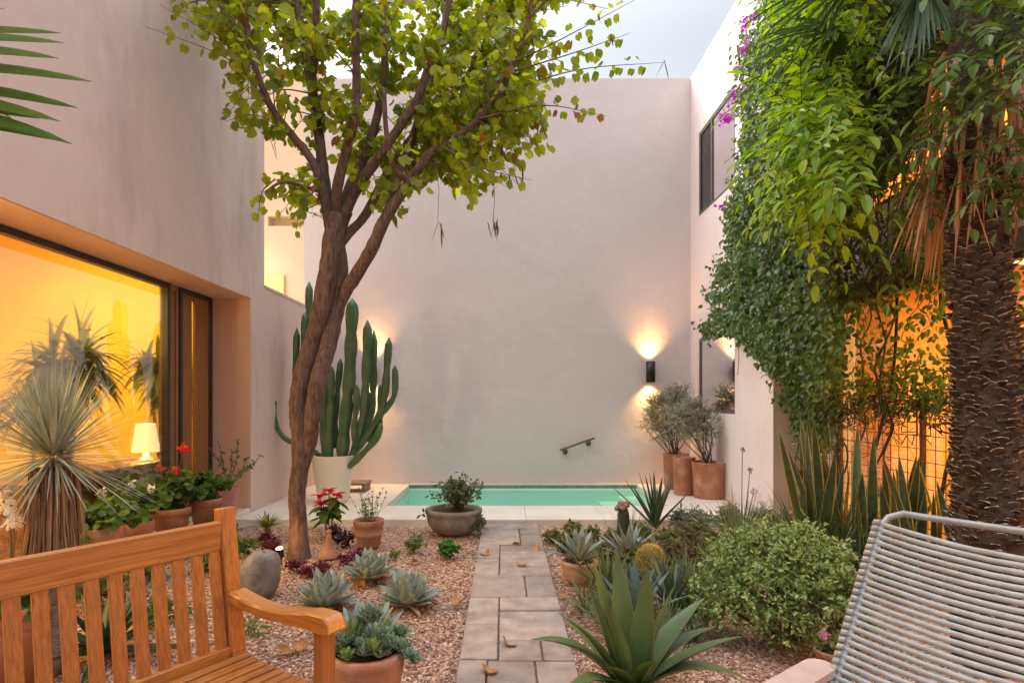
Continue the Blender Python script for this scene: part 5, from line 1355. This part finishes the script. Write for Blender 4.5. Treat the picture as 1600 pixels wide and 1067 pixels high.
M_gr2=leafm('dark_grass',[(.018,.048,.016),(.03,.07,.022),(.05,.10,.03),(.07,.12,.035)],.2,.4)
M_aloe=leafm('aloe_leaf',[(.09,.14,.045),(.13,.18,.06),(.17,.21,.08)],.1,.45)
t=tuft(1158,5.25,280,.58,.009,30,86,.5,M_gr1,'society_garlic','grey green grassy clump with purple flower heads before the terracotta pots','plant',.09)
for px,y,ytop,mm,r in [(1160,790,703,'garlic_seed',.022),(1178,800,768,'garlic_flower',.028),(1172,790,735,'garlic_seed',.016)]:
    m=MB(); p=at(px,ytop,5.15); b=ground(1158,5.25); m.tube([b,b.lerp(p,.6),p],.004,5); 
    s=m.build('flower_stalk',M_gr1,t); f=MB(); n=26; q=np.array(p)+rand_dirs(n)*r*.6; f.scatter(L_LANCE,q,rand_dirs(n)+[0,0,.3],rand_dirs(n),rng.uniform(.02,.035,n))
    f.build('flowers',leafm(mm,[(.42,.22,.45),(.5,.3,.52)] if 'flower' in mm else [(.16,.10,.08),(.22,.15,.10)],.2,.6),s)
tuft(1285,4.35,290,.78,.013,38,86,.55,M_gr2,'strap_leaf_clump','big dark green strap leaved clump right of the white wall corner','plant',.16)
tuft(1340,3.95,110,.55,.012,30,82,.8,M_gr2,'strap_leaf_clump','smaller dark green strap leaved clump behind the cord chair corner','plant',.12)
tuft(1085,3.25,60,.30,.010,25,80,.9,M_gr2,'strap_leaf_clump','dark grassy tuft at the foot of the variegated shrub','plant',.06)
tuft(955,3.35,60,.30,.011,30,85,.7,M_gr1,'strap_leaf_clump','grey green tuft at the left foot of the large agave','plant',.07)
tuft(1035,3.25,70,.34,.011,30,85,.6,M_aloe,'strap_leaf_clump','yellow green tuft at the right foot of the large agave','plant',.08)
tuft(925,4.75,70,.26,.010,30,85,.5,M_aloe,'strap_leaf_clump','pale green strappy tuft behind the bowl of grey agave','plant',.07)
tuft(1075,4.15,80,.34,.010,35,85,.4,M_aloe,'strap_leaf_clump','yellow green upright tuft at the left flank of the variegated shrub','plant',.08)
tuft(915,3.7,50,.28,.012,30,85,.6,M_aloe,'strap_leaf_clump','small pale tuft on the gravel between path and large agave','plant',.05)
tuft(985,5.9,110,.30,.006,35,85,.5,M_gr1,'strap_leaf_clump','fine pale grass tuft by the pool deck beside the crested cactus','plant',.12)
tuft(1235,5.5,140,.55,.007,35,85,.5,M_gr1,'strap_leaf_clump','fine silvery grass tuft against the house wall corner','plant',.14)
tuft(1030,4.3,60,.30,.008,35,85,.5,M_gr1,'strap_leaf_clump','pale thin grass tuft between the golden cactus and the pool deck','plant',.1)
tuft(1120,4.6,90,.36,.008,30,85,.6,M_gr1,'strap_leaf_clump','pale grassy tuft just behind the variegated shrub at its left','plant',.12)
tuft(1215,4.9,110,.46,.008,30,85,.6,M_gr1,'strap_leaf_clump','pale grassy tuft at the foot of the white wall corner','plant',.12)
tuft(1095,3.9,60,.32,.010,35,85,.4,M_gr1,'strap_leaf_clump','thin upright green blades beside the golden cactus','plant',.07)
M_spk=mat('upright_blade',(.05,.085,.035),(.08,.12,.05),10,.45)
c=ground(1024,6.05); m=MB(); rosette(m,c,17,.58,.058,42,86,.12,.35,.012,P_STRAP,skew=1,jit=.05); tag(m.build('spiky_agave',M_spk),'upright spiky dark green rosette standing before the pool end','agave')
c=ground(948,3.95); m=MB(); rosette(m,c,34,.34,.035,20,82,.15,.3,.006,P_STRAP,skew=1); tag(m.build('aloe',M_aloe),'pale green narrow leaved aloe behind the large agave','aloe')
c=ground(1050,3.72); m=MB(); rosette(m,c,38,.34,.040,10,82,.1,.3,.006,P_STRAP,skew=1); tag(m.build('aloe',leafm('aloe_blue',[(.10,.15,.10),(.14,.19,.13)],.05,.5)),'blue green narrow leaved aloe at left of the variegated shrub','aloe')
c=ground(982,4.9); m=MB(); rosette(m,c,24,.30,.06,16,82,.0,.28,.012,P_BLUE,skew=1); tag(m.build('agave',M_blue),'blue grey agave beneath the crested cactus','agave')
c=ground(990,3.55); m=MB(); rosette(m,c,22,.34,.065,22,84,.0,.28,.012,P_BLUE,skew=1); tag(m.build('agave',mat('teal_agave',(.13,.20,.18),(.18,.25,.22),8,.5)),'teal blue agave directly behind the large agave','agave')
# crested cactus on a dark column
c=ground(974,5.3); t=thing('crested_cactus','dark cactus column topped by a lumpy brown pink crest','cactus',c)
m=MB(); m.tube([c,c+UP*.14,c+UP*.30,c+UP*.36],[.055,.06,.055,.04],18,flute=[1,.85,.85]); m.build('stem',mat('dark_cactus',(.025,.045,.025),(.04,.06,.035),10,.5),t)
m=MB()
for k in range(26):
    a=random.uniform(0,6.28); r=random.uniform(0,.085); p=c+Vector((math.cos(a)*r,math.sin(a)*r*.8,.37+random.uniform(-.015,.035))); m.lathe([(.001,-.02),(.02,-.012),(.026,.004),(.018,.02),(.001,.026)],p,9,wob=.1)
m.build('crest',mat('crest_skin',(.22,.13,.10),(.32,.20,.16),20,.8,bump=.4),t)
# golden ball cactus
c=ground(1016,4.55); t=thing('golden_cactus','round golden spined ball cactus among the green rosettes','cactus',c)
m=MB(); prof=[(.001,0)]+[(.105*math.sin(math.pi*(.12+.86*i/14)),.105-.105*math.cos(math.pi*(.12+.86*i/14))) for i in range(15)]; n=40
V=[]
for r,z in prof:
    for k in range(n): a=2*math.pi*k/n; rr=r*(1 if k%2 else .88); V.append((c.x+rr*math.cos(a),c.y+rr*math.sin(a),c.z+z))
m.add(V,[(i*n+k,i*n+(k+1)%n,(i+1)*n+(k+1)%n,(i+1)*n+k) for i in range(len(prof)-1) for k in range(n)],0,True); m.build('body',mat('ball_cactus_skin',(.10,.13,.03),(.15,.17,.04),10,.6),t)
m=MB()
for k in range(1900):
    d=Vector((random.gauss(0,1),random.gauss(0,1),random.gauss(.2,1))).normalized(); p=c+UP*.105+d*.1; blade(m,p,d+Vector((random.gauss(0,.6),random.gauss(0,.6),random.gauss(0,.6))),random.uniform(.02,.036),.0032,.1,2,.1)
m.build('spines',leafm('golden_spine',[(.75,.45,.05),(.85,.58,.10),(.68,.36,.04)],.1,.5),t)
# variegated shrub
M_var=leafm('variegated_leaf',[(.12,.21,.045),(.22,.33,.09),(.36,.46,.18),(.48,.54,.28),(.09,.17,.035),(.17,.29,.06)],.3,.45)
c=ground(1222,3.3); t=thing('variegated_shrub','rounded shrub with tiny cream and green leaves beside the cord chair','shrub',c)
m=MB();st=MB()
def shrub_lumps(c,lumps,n,tmpl,smin,smax,stem_r):
    for (dx,dy,dz,r) in lumps:
        lc=c+Vector((dx,dy,dz)); base=c+Vector((dx*.2,dy*.2,0)); pts,_=smooth([base,base.lerp(lc,.5)+Vector((random.gauss(0,.04),random.gauss(0,.04),.03)),lc],[1]*3,4); st.tube(pts,[stem_r*(1-.5*i/len(pts)) for i in range(len(pts))],6)
        k=int(n*(r/.15)**2)
        for s in range(int(k/9)):
            o=Vector((random.gauss(0,1),random.gauss(0,1),random.gauss(.15,1))).normalized(); tip=lc+o*r*random.uniform(.75,1.25); a0=lc+o*r*.25
            st.tube([a0,tip],.0016,3,cap=False)
            P=[a0.lerp(tip,random.uniform(.35,1.05))+Vector((random.gauss(0,.012),random.gauss(0,.012),random.gauss(0,.012))) for _ in range(9)]
            m.scatter(tmpl,P,rand_dirs(9)+np.array(o)*.5,rand_dirs(9)*.6+[0,-.2,1],rng.uniform(smin,smax,9))
lum=[(-.30,0,.30,.15),(-.15,-.12,.36,.17),(.0,-.15,.42,.17),(.17,-.1,.40,.17),(.30,0,.33,.15),(.0,.12,.46,.17),(-.2,.15,.42,.16),(.2,.15,.45,.16),(-.33,-.1,.17,.13),(-.12,-.25,.19,.15),(.12,-.25,.2,.15),(.30,-.18,.18,.13),(.38,.1,.22,.13),(-.38,.1,.2,.13),(-.1,.0,.52,.14),(.12,.02,.54,.13),(.02,-.3,.30,.14),(-.24,-.22,.29,.14),(.24,-.22,.30,.14),(-.36,.02,.44,.09),(.36,.02,.46,.08)]
shrub_lumps(c,lum,700,L_OVAL,.018,.033,.011)
m.build('foliage',M_var,t); st.build('stems',M_stem,t)
# olive-like silver shrubs in three terracotta cylinders
M_olv=leafm('olive_shrub_leaf',[(.25,.275,.19),(.33,.345,.25),(.40,.40,.30),(.19,.21,.14)],.35,.5)
for (px,d,r,h,lab,crown) in [(1056,8.55,.185,.52,'tall terracotta cylinder pot at the wall with a wispy silver shrub',[(-.15,0,.5,.2),(-.32,-.05,.85,.2),(-.1,0,.85,.25),(.08,0,.7,.2),(-.35,0,.62,.17),(.0,-.05,1.0,.18)]),
                             (1108,7.75,.225,.48,'wide terracotta pot at the corner with a bare stemmed silver shrub',[(-.30,0,.66,.2),(-.10,0,.55,.16),(-.44,-.05,.78,.2),(-.2,.05,.86,.17),(-.02,0,.70,.13)])]:
    c=ground(px,d,.05); t=thing('potted_shrub',lab,'potted plant',c); pot(c,r,h,t,M_terra,'drum',.02)
    m=MB();st=MB(); b=c+UP*h*.85
    for (dx,dy,dz,rr) in crown:
        for j in range(3):
            tip=b+Vector((dx+random.gauss(0,.1),dy+random.gauss(0,.08),dz-.15)); pts,_=smooth([b+Vector((random.gauss(0,.05),random.gauss(0,.04),0)),b.lerp(tip,.5)+Vector((random.gauss(0,.05),random.gauss(0,.05),0)),tip],[1]*3,4); st.tube(pts,[.009*(1-.6*i/len(pts)) for i in range(len(pts))],5)
        for s in range(int(150*(rr/.25)**2)):
            o=Vector((random.gauss(0,1),random.gauss(0,1),random.gauss(.25,1))).normalized(); a0=b+Vector((dx,dy,dz-.1))+o*rr*random.uniform(.1,.5); tip=a0+(o+UP*.4).normalized()*random.uniform(.1,.22)
            st.tube([a0,tip],.0016,3,cap=False); P=[a0.lerp(tip,random.uniform(.1,1)) for _ in range(10)]
            m.scatter(L_LANCE,P,rand_dirs(10)*.8+np.array(o)*.7,rand_dirs(10),rng.uniform(.03,.055,10),sx=rng.uniform(.035,.06,10))
    m.build('foliage',M_olv,t); st.build('stems',M_twig,t)
c=ground(1069,8.0,.05); t=thing('terracotta_pot','narrow terracotta cylinder pot standing between the two silver shrubs','pot',c); pot(c,.15,.52,t,M_terra,'drum',.018)
# snake plants before the trellis
M_sn=mat('snake_leaf',(.05,.085,.036),(.10,.135,.065),9,.45,stretch=(1,1,3)); M_sne=mat('snake_margin',(.46,.40,.10),(.55,.48,.15),9,.45)
labs=['snake plant with tall yellow edged blades nearest the house wall corner','snake plant with yellow edged blades midway along the trellis','snake plant with yellow edged blades behind the strap leaved clump at right','snake plant with yellow edged blades hard against the palm trunk']
for (px,d,n,H),lab in zip([(1285,4.75,15,1.12),(1338,4.55,15,1.06),(1405,4.3,16,.98),(1465,4.05,14,.90)],labs):
    c=ground(px,d); m=MB()
    for k in range(n):
        o=Vector((random.gauss(0,.13),random.gauss(0,.08),0)); b=c+o; 
        blade(m,b,Vector((random.gauss(0,.16),random.gauss(0,.16),1)),H*random.uniform(.7,1.12),random.uniform(.05,.088),random.uniform(-.05,.12),8,.28,0,lambda t_: (.55+.5*math.sin(math.pi*min(1,t_*.8+.1)))*(1-t_**5)**.7 if t_<1 else .02,0,1,random.uniform(-.7,.7),0,Vector((math.cos(k*1.3)*.5+.8,math.sin(k*1.3)*.6,0)))
    tag(m.build('snake_plant',[M_sn,M_sne]),lab,'plant','snake plants along the trellis')
# small pot with a pink flower
c=ground(1298,2.85); t=thing('potted_plant','small terracotta pot with one pink flower under the shrub by the chair','potted plant',c); pot(c,.075,.12,t,M_terra2,'rim')
m=MB(); bush(m,None,c+UP*.1,.08,.09,40,L_OVAL,.025,.04,10); m.build('foliage',M_lf3,t)
f=MB(); p=c+Vector((-.05,-.03,.21)); n=14; f.scatter(L_ROUND,np.array(p)+rand_dirs(n)*.012,rand_dirs(n)+[0,0,.4],rand_dirs(n),rng.uniform(.016,.024,n)); f.tube([c+UP*.1,p],.002,4); f.build('flowers',leafm('pink_petal',[(.62,.20,.42),(.7,.3,.5)],.2,.5),t)

# ================================================================== FALLEN LEAVES
M_fall=mat('dry_leaf',(.30,.12,.04),(.45,.22,.07),20,.7)
fl=MB(); fl.scatter(halfleaf([(.22,-.06),(.45,.08),(.5,.35),(.46,.68),(.2,.95)],.9,.5,.5),[(0,0,.03)],[(0,1,.2)],[(.3,0,1)],[.085]); leaf0=fl.build('fallen_leaf',M_fall)
spots=[(816,888,'curled dry golden leaf on the middle of the stone path'),(758,868,'dark dry leaf at the left edge of the path'),(840,858,'dry leaf lying at the right edge of the path far end'),(790,1014,'pale curled leaf on the near path slabs'),
       (880,931,'orange leaf on the gravel right of the path'),(722,944,'thin dry leaf on the gravel left of the path'),(560,912,'straw coloured leaf beside the blue agaves'),(440,1025,'dry leaf on the gravel beside the bench arm'),(465,1012,'curled leaf on the gravel behind the bench seat'),(762,1058,'pale leaf at the near end of the path'),(811,852,'small pale leaf on the path near the pool deck'),(655,880,'brown leaf on gravel beneath the pale clump')]
for i,(x,y,lab) in enumerate(spots):
    d=1215/(y-626); o=leaf0 if i==0 else leaf0.copy()
    if i: COL.objects.link(o)
    o.location=ground(x,d,-.004); o.rotation_euler=(random.uniform(-.3,.3),random.uniform(-.3,.3),random.uniform(0,6.28)); s=random.uniform(.7,1.1); o.scale=(s,s,s)
    tag(o,lab,'leaf','fallen dry leaves')

# ================================================================== INSIDE THE LEFT ROOM
M_shade=mat('lamp_shade_glow',(.80,.68,.48),rough=.8,emis=(1.0,.70,.30),estr=.55)
c=Vector((-3.88,6.2,.02)); t=thing('sideboard','low brown wooden sideboard inside the lit room','sideboard',c)
M_side=woodm('sideboard_timber',(.14,.05,.02),(.24,.10,.04),((5,.6,5),(0,0,0)),.4)
m=MB(); m.obox((-3.98,5.5,.36),(1,0,0),(0,1,0),(0,0,1),(.24,1.0,.30),0,.01); m.build('body',M_side,t)
m=MB(); m.obox((-3.98,5.5,.68),(1,0,0),(0,1,0),(0,0,1),(.26,1.03,.018),0,.006); m.build('top',M_side,t)
lz=.70; c=Vector((-3.86,6.22,lz)); t=thing('table_lamp','lit cream table lamp standing on the sideboard inside the window','table lamp',c)
m=MB(); m.lathe([(.001,0),(.075,0),(.07,.02),(.03,.05),(.02,.12),(.001,.12)],c,20); m.build('base',M_white,t)
m=MB(); m.lathe([(.135,.10),(.092,.40)],c,28); m.build('shade',M_shade,t)
lamp('lamp_bulb','POINT',c+Vector((0,0,.25)),(0,0,0),6,(1,.64,.26),t,shadow_soft_size=.03)
M_drac=leafm('indoor_leaf',[(.07,.09,.02),(.10,.12,.03),(.14,.15,.045)],.5,.35)
for (px,py,d,r,n,lab) in [(120,535,4.9,.58,260,'large dark leaved indoor plant behind the window glass at left'),(254,560,6.72,.46,200,'smaller dark leaved indoor plant behind the glass beside the table lamp')]:
    top=at(px,py,d); c=Vector((top.x,top.y,.02)); 
    if c.x>-3.75: c.x=top.x=-3.75
    t=thing('indoor_plant',lab,'houseplant',c); pot(c,.2,.4,t,M_white,'taper',.02)
    m=MB();st=MB()
    for k in range(5):
        a=k*1.3; tip=top+Vector((math.cos(a)*.12,math.sin(a)*.2,random.uniform(-.42,.05))); st.tube([c+UP*.35,c.lerp(tip,.6)+Vector((0,0,.1)),tip],[.022,.018,.014],7)
        for j in range(n//4):
            d_=Vector((random.gauss(0,.7),random.gauss(0,.9),random.gauss(.35,.6))).normalized(); blade(m,tip-UP*random.uniform(0,.22),d_,r*random.uniform(.6,1.0),.055,1.3,6,.2,0,lambda t_: (.3+.8*math.sin(math.pi*min(1,.1+t_*.8)))*(1-t_)**.4 if t_<1 else .02)
    m.build('leaves',M_drac,t); st.build('stems',M_twig,t)
# ================================================================== LIGHT
def area(name, loc, rot, sx, sy, p, col):
    l = bpy.data.lights.new(name,'AREA'); l.shape='RECTANGLE'; l.size=sx; l.size_y=sy; l.energy=p; l.color=col
    o = bpy.data.objects.new(name,l); COL.objects.link(o); o.location=loc; o.rotation_euler=rot; return o
area('left_room_light', (-4.6,3.6,3.22), (0,0,0), 1.0, 5.0, 85, (1.0,.74,.22))
area('right_room_light', (5.2,3.4,2.58), (0,0,0), 1.6, 3.6, 125, (1.0,.62,.19))
area('upper_room_light', (5.0,4.6,4.82), (0,0,0), 1.0, 1.6, 80, (1.0,.58,.2))
area('terrace_light', (-4.6,9.2,3.4), (R(90),0,0), 1.2, .6, 3.0, (1.0,.70,.36))

pl_ = bpy.data.lights.new('left_room_fill','POINT'); pl_.energy=95; pl_.color=(1.0,.68,.22); pl_.shadow_soft_size=.15  # unseen point light, added to warm the window jamb
po_ = bpy.data.objects.new('left_room_fill',pl_); COL.objects.link(po_); po_.location=(-4.5,2.3,2.2)
SUN_EL, SUN_AZ = 27, -62
wd = bpy.data.worlds.new('World'); scene.world = wd; wd.use_nodes = True
N = wd.node_tree.nodes; L = wd.node_tree.links
bg = N['Background']; sk = N.new('ShaderNodeTexSky'); sk.sky_type='NISHITA'; sk.sun_disc=False
sk.sun_elevation=R(SUN_EL); sk.sun_rotation=R(SUN_AZ); sk.air_density=1.0; sk.dust_density=8.0; sk.ozone_density=1.0
hs = N.new('ShaderNodeHueSaturation'); hs.inputs['Saturation'].default_value=.42; L.new(sk.outputs[0], hs.inputs['Color'])
mxs = N.new('ShaderNodeMix'); mxs.data_type='RGBA'; mxs.inputs[0].default_value=.45; L.new(hs.outputs[0], mxs.inputs[6]); mxs.inputs[7].default_value=(1.62,1.72,1.83,1)   # thin even cloud
# an overcast sky is up to three times brighter overhead than near the horizon
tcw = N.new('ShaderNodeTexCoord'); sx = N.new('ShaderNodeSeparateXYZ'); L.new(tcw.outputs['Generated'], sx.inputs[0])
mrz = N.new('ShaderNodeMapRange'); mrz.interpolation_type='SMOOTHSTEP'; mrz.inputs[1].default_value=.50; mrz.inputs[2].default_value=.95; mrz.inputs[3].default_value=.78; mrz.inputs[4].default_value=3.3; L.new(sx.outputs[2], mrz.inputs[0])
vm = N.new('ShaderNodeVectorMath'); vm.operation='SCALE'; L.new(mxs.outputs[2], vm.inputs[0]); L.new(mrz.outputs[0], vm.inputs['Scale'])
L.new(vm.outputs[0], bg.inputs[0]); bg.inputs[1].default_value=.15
sl = bpy.data.lights.new('sun','SUN'); sl.energy=0.28; sl.angle=R(70); sl.color=(1,.92,.86)
so = bpy.data.objects.new('sun', sl); COL.objects.link(so)
az = R(SUN_AZ); el = R(SUN_EL)
sdir = Vector((math.sin(az)*math.cos(el), math.cos(az)*math.cos(el), math.sin(el)))
so.rotation_euler = sdir.to_track_quat('Z','Y').to_euler(); so.location=(0,-3,9)

cam = bpy.data.cameras.new('camera'); co = bpy.data.objects.new('camera', cam); COL.objects.link(co); scene.camera = co
co.location=(0,0,EYE); co.rotation_euler=(R(90),0,0)
cam.sensor_width=36; cam.lens=F/1600*36; cam.shift_x=(800-VX)/1600; cam.shift_y=(VY-533.5)/1600
cam.clip_start=.05; cam.clip_end=500
scene.render.engine='CYCLES'
scene.view_settings.view_transform='Standard'; scene.view_settings.look='None'; scene.view_settings.gamma=1
scene.view_settings.exposure=1.82
scene.cycles.use_denoising=True
scene.cycles.max_bounces=8; scene.cycles.diffuse_bounces=4; scene.cycles.glossy_bounces=3; scene.cycles.transmission_bounces=4; scene.cycles.transparent_max_bounces=16
scene.cycles.sample_clamp_indirect=6; scene.cycles.caustics_reflective=False; scene.cycles.caustics_refractive=False
